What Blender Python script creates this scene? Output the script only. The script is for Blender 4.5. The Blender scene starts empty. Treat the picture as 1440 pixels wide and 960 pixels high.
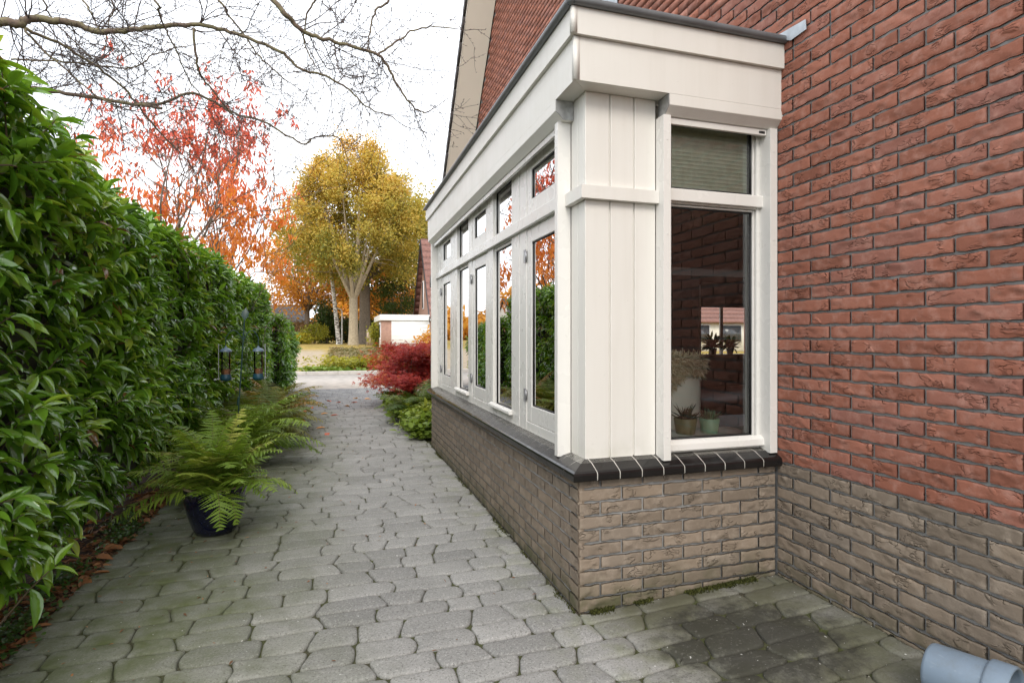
import bpy, math, random
import numpy as np
R = math.radians
random.seed(7); rng = np.random.default_rng(11)
SC = bpy.context.scene; COL = SC.collection

# ------------------------------------------------------------------ camera model (20 mm lens, level, eye 1.26 m)
YAW = R(17.16); CY, SY = math.cos(YAW), math.sin(YAW)
CAM = np.array((-1.0535, -2.385, 1.26))
def at(px, py, d):
    """point at depth d behind pixel (px,py) of the 1440-wide photograph: used to read positions off the photograph"""
    a = (px-720)/800; b = -(py-473)/800
    return CAM + d*np.array((a*CY+SY, -a*SY+CY, b))

def terrain(x, y):
    x = np.asarray(x, float); y = np.asarray(y, float)
    a = .05*np.clip(x/1.1, 0, 1)*np.clip((1.5-y)/1.5, 0, 1)
    t = np.clip((y-20)/24, 0, 1); b = .6*t*t*(3-2*t)
    return a+b

# ------------------------------------------------------------------ geometry collector
class Geo:
    def __init__(s): s.v=[]; s.f4=[]; s.f3=[]; s.n=0; s.r=[]; s.m4=[]; s.m3=[]; s.ng=[]
    def add(s, V, F4=None, F3=None, rnd=0.5, mi=0):
        V=np.asarray(V,float).reshape(-1,3); k=len(V)
        s.v.append(V); s.r.append(np.broadcast_to(np.asarray(rnd,float),(k,)).copy())
        if F4 is not None and len(F4):
            F=np.asarray(F4,int)+s.n; s.f4.append(F); s.m4.append(np.full(len(F),mi))
        if F3 is not None and len(F3):
            F=np.asarray(F3,int)+s.n; s.f3.append(F); s.m3.append(np.full(len(F),mi))
        s.n+=k
    def ngon(s, V, mi=0, rnd=.5):
        V=np.asarray(V,float); s.v.append(V); s.r.append(np.full(len(V),rnd)); s.ng.append((list(range(s.n,s.n+len(V))),mi)); s.n+=len(V)
    def box(s,x0,x1,y0,y1,z0,z1,rnd=.5,mi=0):
        x0,x1=min(x0,x1),max(x0,x1); y0,y1=min(y0,y1),max(y0,y1); z0,z1=min(z0,z1),max(z0,z1)
        V=[(x0,y0,z0),(x1,y0,z0),(x1,y1,z0),(x0,y1,z0),(x0,y0,z1),(x1,y0,z1),(x1,y1,z1),(x0,y1,z1)]
        s.add(V,[(0,3,2,1),(4,5,6,7),(0,1,5,4),(1,2,6,5),(2,3,7,6),(3,0,4,7)],rnd=rnd,mi=mi)
    def prism(s, ring0, ring1, mi=0, rnd=.5, caps=True):
        """solid between two rings of equal count"""
        a=np.asarray(ring0,float); b=np.asarray(ring1,float); n=len(a)
        s.add(np.vstack((a,b)),[(i,(i+1)%n,n+(i+1)%n,n+i) for i in range(n)],mi=mi,rnd=rnd)
        if caps: s.ngon(a[::-1],mi,rnd); s.ngon(b,mi,rnd)
    def tube(s, P, rad, n=6, rnd=.5, cap=True, mi=0):
        P=np.asarray(P,float); k=len(P); rad=np.broadcast_to(np.asarray(rad,float),(k,))
        T=np.gradient(P,axis=0); T/=np.linalg.norm(T,axis=1)[:,None]+1e-9
        ref=np.array((0,0,1.)) if abs(T[0,2])<.9 else np.array((1.,0,0))
        V=[]; u=np.cross(ref,T[0]); u/=np.linalg.norm(u)
        ang=np.linspace(0,2*np.pi,n,endpoint=False)
        for i in range(k):
            u=u-T[i]*u.dot(T[i]); u/=np.linalg.norm(u)+1e-9; w=np.cross(T[i],u)
            V.append(P[i]+rad[i]*(np.cos(ang)[:,None]*u+np.sin(ang)[:,None]*w))
        V=np.vstack(V)
        F=[(i*n+j,i*n+(j+1)%n,(i+1)*n+(j+1)%n,(i+1)*n+j) for i in range(k-1) for j in range(n)]
        s.add(V,F,rnd=rnd,mi=mi)
        if cap: s.ngon(V[:n][::-1],mi,rnd); s.ngon(V[-n:],mi,rnd)
    def lathe(s, prof, c=(0,0,0), n=40, M=None, mi=0, rnd=.5, close=False):
        ang=np.linspace(0,2*np.pi,n,endpoint=False); V=[]
        for r,z in prof: V.append(np.stack((r*np.cos(ang),r*np.sin(ang),np.full(n,z)),1))
        V=np.vstack(V)
        if M is not None: V=V@np.asarray(M).T
        V=V+np.asarray(c); k=len(prof)
        s.add(V,[(i*n+j,i*n+(j+1)%n,(i+1)*n+(j+1)%n,(i+1)*n+j) for i in range(k-1) for j in range(n)],mi=mi,rnd=rnd)
        s.ngon(V[:n][::-1],mi,rnd); s.ngon(V[-n:],mi,rnd)
    def inst(s, tmpl, pos, ydir, nrm, ln, wd, rnd, mi=0):
        """leaf template copies: all into this one mesh"""
        TV,TF4,TF3=tmpl; N=len(pos)
        y=ydir/(np.linalg.norm(ydir,axis=1)[:,None]+1e-9); x=np.cross(y,nrm); x/=np.linalg.norm(x,axis=1)[:,None]+1e-9
        z=np.cross(x,y)
        ln=np.broadcast_to(ln,(N,)); wd=np.broadcast_to(wd,(N,))
        V=pos[:,None,:]+(TV[None,:,0,None]*wd[:,None,None])*x[:,None,:]+(TV[None,:,1,None]*ln[:,None,None])*y[:,None,:]+(TV[None,:,2,None]*ln[:,None,None])*z[:,None,:]
        k=len(TV); off=(np.arange(N)*k)[:,None,None]
        F4=(np.asarray(TF4)[None]+off).reshape(-1,4) if len(TF4) else None
        F3=(np.asarray(TF3)[None]+off).reshape(-1,3) if len(TF3) else None
        s.add(V.reshape(-1,3),F4,F3,rnd=np.repeat(np.broadcast_to(rnd,(N,)),k),mi=mi)
    def build(s, name, mats, parent=None, smooth=False, bevel=0, seg=2, flip=True):
        V=np.vstack(s.v); me=bpy.data.meshes.new(name)
        f4=np.vstack(s.f4) if s.f4 else np.zeros((0,4),int); f3=np.vstack(s.f3) if s.f3 else np.zeros((0,3),int)
        loops=[f4.ravel(),f3.ravel()]; tot=[np.full(len(f4),4),np.full(len(f3),3)]
        mi=[np.concatenate(s.m4) if s.m4 else np.zeros(0,int), np.concatenate(s.m3) if s.m3 else np.zeros(0,int)]
        if s.ng:
            loops.append(np.concatenate([np.array(g) for g,_ in s.ng])); tot.append(np.array([len(g) for g,_ in s.ng])); mi.append(np.array([m for _,m in s.ng]))
        loops=np.concatenate(loops); tot=np.concatenate(tot); mi=np.concatenate(mi)
        st=np.concatenate(([0],np.cumsum(tot)[:-1]))
        me.vertices.add(len(V)); me.loops.add(len(loops)); me.polygons.add(len(tot))
        me.vertices.foreach_set('co',V.ravel().astype(np.float32))
        me.loops.foreach_set('vertex_index',loops.astype(np.int32))
        me.polygons.foreach_set('loop_start',st.astype(np.int32))
        me.update(calc_edges=True); me.validate()
        if not isinstance(mats,(list,tuple)): mats=[mats]
        for m in mats: me.materials.append(m)
        if len(mats)>1: me.polygons.foreach_set('material_index',mi.astype(np.int32))
        at_=me.attributes.new('rnd','FLOAT','POINT'); at_.data.foreach_set('value',np.concatenate(s.r).astype(np.float32))
        if smooth: me.polygons.foreach_set('use_smooth',np.ones(len(tot),bool))
        me.update()
        o=bpy.data.objects.new(name,me); COL.objects.link(o)
        if bevel:
            b=o.modifiers.new('bevel','BEVEL'); b.width=bevel; b.segments=seg; b.limit_method='ANGLE'; b.angle_limit=R(40); b.harden_normals=False
            me.polygons.foreach_set('use_smooth',np.zeros(len(tot),bool))
        if parent is not None:
            o.parent=parent; o.matrix_parent_inverse=parent.matrix_world.inverted() if False else o.matrix_parent_inverse
            o.location=-np.array(base_of(parent))
        return o
BASE={}
def base_of(o): return BASE.get(o.name,(0,0,0))
def empty(name, loc):
    o=bpy.data.objects.new(name,None); COL.objects.link(o); o.location=loc; o.empty_display_size=.1
    BASE[o.name]=tuple(loc); return o
def tag(o,label=None,cat=None,group=None,kind=None):
    if label: o['label']=label
    if cat: o['category']=cat
    if group: o['group']=group
    if kind: o['kind']=kind
    return o
def child(o,parent):
    """parent a mesh (world coords) under another mesh that sits at the same offset"""
    o.parent=parent; o.location=(0,0,0); return o

# ------------------------------------------------------------------ materials
def nodes(name):
    m=bpy.data.materials.new(name); m.use_nodes=True; nt=m.node_tree
    for n in list(nt.nodes): nt.nodes.remove(n)
    out=nt.nodes.new('ShaderNodeOutputMaterial'); p=nt.nodes.new('ShaderNodeBsdfPrincipled')
    nt.links.new(p.outputs[0],out.inputs[0]); return m,nt,p,out
class N:
    def __init__(s,nt): s.nt=nt
    def new(s,t,**k):
        n=s.nt.nodes.new('ShaderNode'+t)
        for a,b in k.items(): setattr(n,a,b)
        return n
    def lk(s,a,b): s.nt.links.new(a,b)
    def val(s,inp,v):
        if hasattr(v,'is_linked') or isinstance(v,bpy.types.NodeSocket): s.lk(v,inp)
        else: inp.default_value=v
    def math(s,op,a,b=0.,c=0.,clamp=False):
        n=s.new('Math',operation=op); n.use_clamp=clamp
        s.val(n.inputs[0],a); s.val(n.inputs[1],b); s.val(n.inputs[2],c); return n.outputs[0]
    def mix(s,f,a,b,mode='MIX'):
        n=s.new('Mix',data_type='RGBA',blend_type=mode)
        s.val(n.inputs[0],f); s.val(n.inputs[6],a if not isinstance(a,tuple) else (*a[:3],1)); s.val(n.inputs[7],b if not isinstance(b,tuple) else (*b[:3],1)); return n.outputs[2]
    def pos(s): return s.new('NewGeometry').outputs['Position']
    def noise(s,vec,scale,detail=3,rough=.55,dist=0):
        n=s.new('TexNoise'); s.lk(vec,n.inputs['Vector']); n.inputs['Scale'].default_value=scale; n.inputs['Detail'].default_value=detail
        n.inputs['Roughness'].default_value=rough; n.inputs['Distortion'].default_value=dist; return n.outputs['Fac']
    def ramp(s,f,stops,interp='LINEAR'):
        n=s.new('ValToRGB'); r=n.color_ramp; r.interpolation=interp
        while len(r.elements)<len(stops): r.elements.new(.5)
        for e,(p,c) in zip(r.elements,stops):
            e.position=p; e.color=(*c,1) if isinstance(c,tuple) else (c,c,c,1)
        s.val(n.inputs[0],f); return n.outputs[0]
    def step(s,v,a,b):
        n=s.new('MapRange'); n.clamp=True; s.val(n.inputs[0],v); n.inputs[1].default_value=a; n.inputs[2].default_value=b; return n.outputs[0]
    def attr(s): n=s.new('Attribute',attribute_name='rnd'); return n.outputs['Fac']
    def sep(s,v): n=s.new('SeparateXYZ'); s.lk(v,n.inputs[0]); return n.outputs
    def comb(s,x,y,z):
        n=s.new('CombineXYZ'); s.val(n.inputs[0],x); s.val(n.inputs[1],y); s.val(n.inputs[2],z); return n.outputs[0]
    def vmul(s,v,k):
        n=s.new('VectorMath',operation='MULTIPLY'); s.lk(v,n.inputs[0]); n.inputs[1].default_value=k; return n.outputs[0]
    def vadd(s,v,w):
        n=s.new('VectorMath',operation='ADD'); s.lk(v,n.inputs[0]); s.val(n.inputs[1],w); return n.outputs[0]
    def bump(s,h,strength=.5,dist=.01,nrm=None):
        n=s.new('Bump'); n.inputs['Strength'].default_value=strength; n.inputs['Distance'].default_value=dist
        s.lk(h,n.inputs['Height']); 
        if nrm is not None: s.lk(nrm,n.inputs['Normal'])
        return n.outputs[0]
def simple(name,col,rough=.5,var=.12,nscale=6,metal=0,spec=.5,bump=0,bscale=80,bdist=.002,coat=0):
    m,nt,p,out=nodes(name); n=N(nt); P=n.pos()
    f=n.noise(P,nscale,4)
    a=tuple(min(1,c*(1-var)) for c in col); b=tuple(min(1,c*(1+var)) for c in col)
    n.lk(n.ramp(f,[(.3,a),(.7,b)]),p.inputs['Base Color'])
    p.inputs['Roughness'].default_value=rough; p.inputs['Metallic'].default_value=metal; p.inputs['Specular IOR Level'].default_value=spec
    p.inputs['Coat Weight'].default_value=coat
    if bump: n.lk(n.bump(n.noise(P,bscale,3),bump,bdist),p.inputs['Normal'])
    return m
def leafmat(name,stops,rough=.35,trans=.25,spec=.5,vein=0):
    m,nt,p,out=nodes(name); n=N(nt)
    a=n.attr(); P=n.pos()
    c=n.ramp(a,stops); c=n.mix(n.math('MULTIPLY',n.step(n.noise(P,30,2),.35,.7),.35),c,n.mix(1.,c,(.62,.6,.5),'MULTIPLY'))
    n.lk(c,p.inputs['Base Color']); p.inputs['Roughness'].default_value=rough; p.inputs['Specular IOR Level'].default_value=spec
    if vein: n.lk(n.bump(n.noise(P,60,2),.2,.004),p.inputs['Normal']); p.inputs['Coat Weight'].default_value=.25; p.inputs['Coat Roughness'].default_value=.12
    t=n.new('BsdfTranslucent'); n.lk(n.mix(1.,c,(1.25,1.15,.6),'MULTIPLY'),t.inputs[0])
    ms=n.new('MixShader'); ms.inputs[0].default_value=trans; n.lk(p.outputs[0],ms.inputs[1]); n.lk(t.outputs[0],ms.inputs[2]); n.lk(ms.outputs[0],out.inputs[0])
    return m
def brickmat(name,stops,bloom,grime_shade,moss=False):
    m,nt,p,out=nodes(name); n=N(nt); P=n.pos(); a=n.attr()
    sh=n.vadd(P,n.comb(n.math('MULTIPLY',a,37.),n.math('MULTIPLY',a,91.),n.math('MULTIPLY',a,53.)))
    c=n.ramp(a,stops)
    c=n.mix(n.math('MULTIPLY',n.step(n.noise(sh,18,4,.65),.48,.76),.75),c,bloom)
    c=n.mix(n.math('MULTIPLY',n.step(n.noise(sh,7,3),.5,.75),.5),c,grime_shade)
    fine=n.noise(P,260,3,.7)
    c=n.mix(n.math('MULTIPLY',n.step(fine,.55,.75),.3),c,grime_shade)
    # folds of the hand-moulded clay: thin sinuous creases
    q=n.vmul(sh,(17,17,38)); w=n.noise(q,1.0,2,.5,.7)
    ridge=n.math('ABSOLUTE',n.math('SUBTRACT',w,.5))
    crease=n.math('SUBTRACT',1.,n.step(ridge,0.,.045))
    mask=n.step(n.noise(sh,12,1),.55,.62)
    cr=n.math('MULTIPLY',crease,mask)
    c=n.mix(n.math('MULTIPLY',cr,.4),c,grime_shade)  # shadow of the folds painted into the colour as a darker tone
    if moss:
        z=n.sep(P)[2]; mk=n.math('MULTIPLY',n.math('SUBTRACT',1.,n.step(z,.03,.22)),n.step(n.noise(P,9,4),.35,.62))
        c=n.mix(n.math('MULTIPLY',mk,.75),c,(.085,.085,.045))
        mk2=n.math('MULTIPLY',n.math('SUBTRACT',1.,n.step(z,.0,.09)),n.step(n.noise(P,16,4),.4,.6))
        c=n.mix(n.math('MULTIPLY',mk2,.7),c,(.05,.06,.02))
    n.lk(c,p.inputs['Base Color']); p.inputs['Roughness'].default_value=.85; p.inputs['Specular IOR Level'].default_value=.25
    h=n.math('SUBTRACT',n.math('ADD',n.math('MULTIPLY',n.noise(sh,40,4,.6),.5),n.math('MULTIPLY',fine,.12)),n.math('MULTIPLY',cr,.9))
    h=n.math('ADD',h,n.math('MULTIPLY',n.math('MULTIPLY',n.step(w,.46,.54),mask),.7))
    n.lk(n.bump(h,.9,.006),p.inputs['Normal'])
    return m
M={}
M['brick_red']=brickmat('red_brick',[(0,(.235,.092,.060)),(.35,(.295,.114,.074)),(.7,(.345,.142,.096)),(1,(.27,.118,.09))],(.44,.24,.19),(.17,.066,.045))
M['brick_buff']=brickmat('buff_brick',[(0,(.190,.152,.116)),(.4,(.225,.180,.138)),(.75,(.265,.208,.155)),(1,(.215,.178,.142))],(.36,.30,.24),(.17,.135,.10),True)
M['mortar']=simple('mortar',(.20,.197,.19),.95,.2,25,bump=.6,bscale=150)
def paint(name,col,rough,k=1.):
    m,nt,p,out=nodes(name); n=N(nt); P=n.pos()
    st=n.step(n.noise(n.vmul(P,(16,16,1.1)),1.,4,.6),.46,.78); bl=n.step(n.noise(P,2.3,4),.4,.75); sp=n.step(n.noise(P,55,2),.70,.76)
    c=n.mix(n.math('MULTIPLY',st,.22*k),col,(.55,.52,.46)); c=n.mix(n.math('MULTIPLY',bl,.12*k),c,(.60,.57,.50)); c=n.mix(n.math('MULTIPLY',sp,.12*k),c,(.35,.33,.28))
    z=n.sep(P)[2]; lowf=n.math('MULTIPLY',n.math('SUBTRACT',1.,n.step(z,.68,.80)),n.step(n.noise(P,12,4),.42,.7)); c=n.mix(n.math('MULTIPLY',lowf,.3*k),c,(.40,.40,.30))
    n.lk(c,p.inputs['Base Color']); n.lk(n.ramp(n.noise(P,6,3),[(.3,rough*.85),(.7,rough*1.3)]),p.inputs['Roughness'])
    n.lk(n.bump(n.noise(n.vmul(P,(1,1,1)),120,3),.06,.0012),p.inputs['Normal']); return m
M['white']=paint('cream_white_paint',(.71,.69,.645),.38)
M['white2']=paint('white_gloss_paint',(.72,.705,.67),.26,.35)
M['soffit']=simple('cream_board',(.86,.80,.68),.5,.03,2)
M['alu']=simple('galvanised_metal',(.42,.43,.43),.45,.25,30,metal=.7)
M['zinc']=simple('grey_roof_trim',(.16,.17,.18),.45,.15,8,metal=.3)
M['lead']=simple('lead_flashing',(.42,.46,.50),.5,.2,14,metal=.2,bump=.3,bscale=30)
M['seal']=simple('black_glazing_seal',(.012,.012,.013),.5)
M['hinge']=simple('hinge_steel',(.35,.35,.36),.4,.1,metal=.8)
M['joint']=simple('white_tile_joint',(.55,.53,.48),.8,.1,40)
m,nt,p,out=nodes('black_glazed_tile'); n=N(nt); P=n.pos()
c=n.mix(n.math('MULTIPLY',n.step(n.noise(P,7,4),.45,.75),.8),(.010,.009,.009),(.022,.021,.021)); n.lk(c,p.inputs['Base Color'])
n.lk(n.ramp(n.noise(P,9,4),[(.3,.10),(.7,.26)]),p.inputs['Roughness']); n.lk(n.bump(n.noise(P,14,2),.12,.01),p.inputs['Normal']); M['tile']=m
def glass(name,k=1.7,tint=(.93,.96,.95)):
    m,nt,p,out=nodes(name); n=N(nt); nt.nodes.remove(p)
    t=n.new('BsdfTransparent'); t.inputs[0].default_value=(*tint,1); g=n.new('BsdfGlossy'); g.inputs['Roughness'].default_value=.0
    fr=n.new('Fresnel'); fr.inputs['IOR'].default_value=1.52
    n.lk(n.bump(n.noise(n.pos(),1.6,1),.05,.02),g.inputs['Normal'])
    ms=n.new('MixShader'); n.lk(n.math('MULTIPLY',fr.outputs[0],k,clamp=True),ms.inputs[0]); n.lk(t.outputs[0],ms.inputs[1]); n.lk(g.outputs[0],ms.inputs[2]); n.lk(ms.outputs[0],out.inputs[0]); return m
M['glass']=glass('window_glass',2.9); M['tubeglass']=glass('clear_plastic',1.0,(.97,.98,.98))
M['blind']=leafmat('pleated_blind_fabric',[(0,(.78,.84,.70)),(1,(.78,.84,.70))],.9,.25,.1)
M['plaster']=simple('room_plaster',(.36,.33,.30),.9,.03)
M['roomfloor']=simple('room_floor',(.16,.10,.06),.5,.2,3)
M['bark_pale']=simple('pale_bark',(.36,.30,.21),.9,.25,9,bump=.8,bscale=14,bdist=.03)
M['bark_grey']=simple('grey_bark',(.16,.13,.10),.9,.3,9,bump=.8,bscale=14,bdist=.03)
m,nt,p,out=nodes('bare_branch_bark'); n=N(nt); P=n.pos()
c=n.mix(n.step(n.noise(P,11,4),.42,.6),(.16,.115,.085),(.21,.185,.10)); c=n.mix(n.step(n.noise(P,60,3),.55,.7),c,(.08,.06,.05)); n.lk(c,p.inputs['Base Color']); p.inputs['Roughness'].default_value=.85
n.lk(n.bump(n.noise(P,70,3),.5,.004),p.inputs['Normal']); M['bark_branch']=m
M['twig']=simple('twig_bark',(.085,.062,.055),.85,.3,30)
m,nt,p,out=nodes('birch_bark'); n=N(nt); P=n.pos()
f=n.noise(n.vmul(P,(2,2,7)),1.6,4,.6); n.lk(n.ramp(f,[(.0,(.05,.045,.04)),(.44,(.07,.06,.055)),(.5,(.62,.60,.56)),(1,(.7,.68,.64))]),p.inputs['Base Color']); p.inputs['Roughness'].default_value=.8; M['birch']=m
M['laurel']=leafmat('laurel_leaf',[(0,(.06,.15,.018)),(.4,(.15,.33,.03)),(.72,(.29,.50,.045)),(.9,(.44,.58,.07)),(.975,(.54,.57,.09)),(1,(.30,.17,.06))],.17,.28,.9,1)
M['laurel_stem']=simple('laurel_stem',(.14,.10,.055),.8,.3,20)
M['inner']=simple('hedge_dark_core',(.035,.035,.02),.9,.4,12)  # dark colour of the added light-blocking hedge core and the stem feet
M['redleaf']=leafmat('red_orange_leaf',[(0,(.78,.30,.055)),(.3,(.80,.27,.08)),(.6,(.78,.20,.13)),(1,(.74,.20,.19))],.45,.5)
M['oakleaf']=leafmat('yellow_oak_leaf',[(0,(.16,.18,.04)),(.35,(.42,.36,.075)),(.7,(.64,.47,.11)),(1,(.68,.42,.12))],.6,.4,.3)
M['beechleaf']=leafmat('orange_beech_leaf',[(0,(.40,.19,.035)),(.5,(.64,.32,.06)),(1,(.72,.42,.09))],.6,.4,.3)
M['greenleaf']=leafmat('green_bush_leaf',[(0,(.03,.06,.012)),(.6,(.07,.11,.022)),(1,(.20,.20,.035))],.5,.3,.3)
M['yellowleaf']=leafmat('yellow_shrub_leaf',[(0,(.14,.18,.02)),(.5,(.36,.34,.035)),(1,(.50,.40,.04))],.5,.35,.3)
M['brownleaf']=leafmat('brown_shrub_leaf',[(0,(.12,.085,.04)),(.5,(.24,.15,.07)),(1,(.33,.21,.11))],.6,.3,.3)
M['mapleleaf']=leafmat('crimson_maple_leaf',[(0,(.26,.016,.022)),(.6,(.42,.042,.032)),(.9,(.52,.085,.045)),(1,(.56,.17,.05))],.45,.4)
M['fern']=leafmat('fern_green',[(0,(.10,.19,.022)),(.5,(.22,.34,.04)),(.85,(.36,.47,.07)),(1,(.50,.52,.13))],.5,.35,.35)
M['fern_dark']=leafmat('fern_olive',[(0,(.055,.11,.016)),(.5,(.14,.19,.028)),(.8,(.27,.25,.04)),(1,(.40,.23,.05))],.5,.3,.35)
M['fern_stem']=simple('fern_stalk',(.17,.12,.05),.7,.3,30)
M['cover']=leafmat('ground_cover_leaf',[(0,(.09,.16,.025)),(.55,(.22,.32,.05)),(.88,(.36,.41,.08)),(1,(.58,.43,.07))],.5,.35,.35)
M['litter']=leafmat('dead_leaf',[(0,(.10,.05,.025)),(.5,(.24,.105,.045)),(.85,(.36,.16,.06)),(1,(.40,.25,.14))],.65,.15,.3)
M['fallen']=leafmat('fallen_red_leaf',[(0,(.55,.08,.03)),(.5,(.60,.14,.04)),(1,(.60,.30,.07))],.5,.2,.3)
M['sprout']=leafmat('small_weed_leaf',[(0,(.03,.075,.015)),(1,(.08,.15,.025))],.4,.25,.4)
M['moss']=leafmat('moss_tuft',[(0,(.03,.036,.012)),(1,(.085,.09,.025))],.9,.1,.1)

# ground: soil, grass and the joint dirt between pavers, by place
m,nt,p,out=nodes('ground_soil_and_grass'); n=N(nt); P=n.pos(); xyz=n.sep(P)
soil=n.ramp(n.noise(P,9,6,.7),[(.3,(.022,.013,.008)),(.6,(.06,.034,.02)),(.8,(.10,.055,.03))])
dirt=n.ramp(n.noise(P,6,4),[(.35,(.07,.065,.045)),(.6,(.075,.085,.032)),(.8,(.14,.13,.10))])
grass=n.ramp(n.noise(P,1.1,6,.7),[(.3,(.17,.155,.05)),(.5,(.34,.25,.07)),(.7,(.44,.30,.09))])
sand=n.ramp(n.noise(P,3,5,.7),[(.3,(.30,.24,.17)),(.7,(.46,.38,.28))])
onpath=n.math('MULTIPLY',n.step(xyz[0],-2.33,-2.27),n.math('SUBTRACT',1.,n.step(xyz[1],8.2,8.3)))
c=n.mix(onpath,soil,dirt); c=n.mix(n.step(xyz[1],15.,16.),c,grass)
snd=n.math('MULTIPLY',n.math('MULTIPLY',n.step(xyz[1],16.5,17.2),n.math('SUBTRACT',1.,n.step(xyz[1],33.,37.))),n.math('SUBTRACT',1.,n.step(n.math('ADD',xyz[0],n.noise(P,.6,3)),-1.45,-.9)))
c=n.mix(snd,c,sand); n.lk(c,p.inputs['Base Color']); p.inputs['Roughness'].default_value=.95; p.inputs['Specular IOR Level'].default_value=.2
n.lk(n.bump(n.noise(P,45,5,.7),.8,.02),p.inputs['Normal']); M['ground']=m

def pavermat(name,stops,algae=True):
    m,nt,p,out=nodes(name); n=N(nt); P=n.pos(); xyz=n.sep(P); a=n.attr()
    c=n.ramp(a,stops)
    c=n.mix(n.math('MULTIPLY',n.step(n.noise(P,3.5,5,.65),.4,.7),.45),c,(.155,.155,.150))
    c=n.mix(n.math('MULTIPLY',n.step(n.noise(P,95,3,.8),.52,.66),.6),c,(.42,.415,.39))
    c=n.mix(n.math('MULTIPLY',n.step(n.noise(P,115,2,.8),.54,.66),.65),c,(.075,.073,.066))
    if algae:
        lf=n.math('SUBTRACT',1.,n.step(n.math('ADD',xyz[0],n.math('MULTIPLY',n.noise(P,1.6,4),1.0)),-1.25,-.35))
        c=n.mix(n.math('MULTIPLY',lf,n.math('ADD',.5,n.math('MULTIPLY',n.step(n.noise(P,7,4,.6),.35,.7),.5))),c,(.088,.104,.040))
        # green edge along the bay and in the corner by the house wall
        e1=n.math('MULTIPLY',n.step(xyz[0],-.32,-.02),n.step(n.noise(P,6,4,.6),.42,.68))
        c=n.mix(n.math('MULTIPLY',e1,.55),c,(.15,.165,.075))
        e2=n.math('MULTIPLY',n.step(xyz[0],.0,.25),n.step(n.noise(P,3.2,5,.6),.33,.62))
        c=n.mix(n.math('ADD',n.math('MULTIPLY',n.step(xyz[0],.0,.25),.4),n.math('MULTIPLY',e2,.5)),c,(.085,.084,.052))
        # dark wet-looking stain below the window
        dx=n.math('DIVIDE',n.math('SUBTRACT',xyz[0],.56),.44); dy=n.math('DIVIDE',n.math('SUBTRACT',xyz[1],-.46),.33)
        dd=n.math('ADD',n.math('MULTIPLY',dx,dx),n.math('MULTIPLY',dy,dy)); dd=n.math('ADD',dd,n.math('MULTIPLY',n.math('SUBTRACT',n.noise(P,11,6,.75),.5),3.2)); dd=n.math('ADD',dd,n.math('MULTIPLY',n.math('SUBTRACT',a,.5),.35))
        st=n.math('SUBTRACT',1.,n.step(dd,.35,1.1)); c=n.mix(n.math('MULTIPLY',st,.8),c,(.028,.027,.022))
        c=n.mix(n.math('MULTIPLY',n.math('MULTIPLY',st,n.step(n.noise(P,70,2),.62,.68)),.6),c,(.12,.115,.10))
    sp=n.step(n.noise(P,62,1,.4),.765,.785); c=n.mix(n.math('MULTIPLY',sp,.7),c,(.55,.55,.52))
    n.lk(c,p.inputs['Base Color']); p.inputs['Roughness'].default_value=.82; p.inputs['Specular IOR Level'].default_value=.3
    h=n.math('ADD',n.math('MULTIPLY',n.noise(P,170,4,.7),.3),n.math('MULTIPLY',n.noise(P,22,3),.5))
    n.lk(n.bump(h,.7,.006),p.inputs['Normal']); return m
M['paver']=pavermat('concrete_paver',[(0,(.195,.193,.185)),(.3,(.245,.242,.232)),(.7,(.265,.262,.25)),(1,(.305,.30,.288))])
M['sett']=pavermat('dark_sett',[(0,(.13,.13,.14)),(.5,(.19,.19,.195)),(1,(.25,.245,.24))],False)
M['road']=simple('pale_road_surface',(.40,.36,.32),.9,.2,4,bump=.4,bscale=60)
M['kerb']=simple('concrete_kerb',(.50,.47,.43),.9,.12,5,bump=.3,bscale=80)

# ------------------------------------------------------------------ camera, world, sun
cd=bpy.data.cameras.new('camera'); cam=bpy.data.objects.new('camera',cd); COL.objects.link(cam); SC.camera=cam
cam.location=CAM; cam.rotation_euler=(R(90),0,-YAW); cd.sensor_fit='HORIZONTAL'; cd.sensor_width=36; cd.lens=20.0; cd.shift_y=-7/1440; cd.clip_end=2000; cd.clip_start=.05
SUN_EL,SUN_AZ=R(42),R(196)          # azimuth from +Y clockwise: behind the camera
w=bpy.data.worlds.new('World'); SC.world=w; w.use_nodes=True; nt=w.node_tree; n=N(nt)
for q in list(nt.nodes): nt.nodes.remove(q)
sky=n.new('TexSky',sky_type='NISHITA'); sky.sun_disc=False; sky.sun_elevation=SUN_EL; sky.sun_rotation=SUN_AZ; sky.air_density=1; sky.dust_density=2
tc=n.new('TexCoord'); cl=n.noise(n.vmul(tc.outputs['Generated'],(1,1,2.2)),2.2,5,.6)
cloud=n.ramp(cl,[(.3,(7.6,8.0,8.6)),(.7,(10.2,10.3,10.4))])
mx=n.mix(.86,sky.outputs[0],cloud)
bg=n.new('Background'); n.lk(mx,bg.inputs[0]); bg.inputs[1].default_value=.12
wo=n.new('OutputWorld'); n.lk(bg.outputs[0],wo.inputs[0])
sl=bpy.data.lights.new('sun','SUN'); so=bpy.data.objects.new('sun',sl); COL.objects.link(so); sl.energy=1.1; sl.angle=R(25); sl.color=(1,.93,.84)
dv=np.array((math.sin(SUN_AZ)*math.cos(SUN_EL),math.cos(SUN_AZ)*math.cos(SUN_EL),math.sin(SUN_EL)))
from mathutils import Vector
so.rotation_euler=Vector(dv).to_track_quat('Z','Y').to_euler(); so.location=(0,-10,20)
SC.view_settings.view_transform='Standard'; SC.view_settings.look='None'; SC.view_settings.exposure=.95; SC.view_settings.gamma=1
SC.cycles.max_bounces=8; SC.cycles.diffuse_bounces=4; SC.cycles.glossy_bounces=4; SC.cycles.transparent_max_bounces=24; SC.cycles.caustics_reflective=False; SC.cycles.caustics_refractive=False
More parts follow.
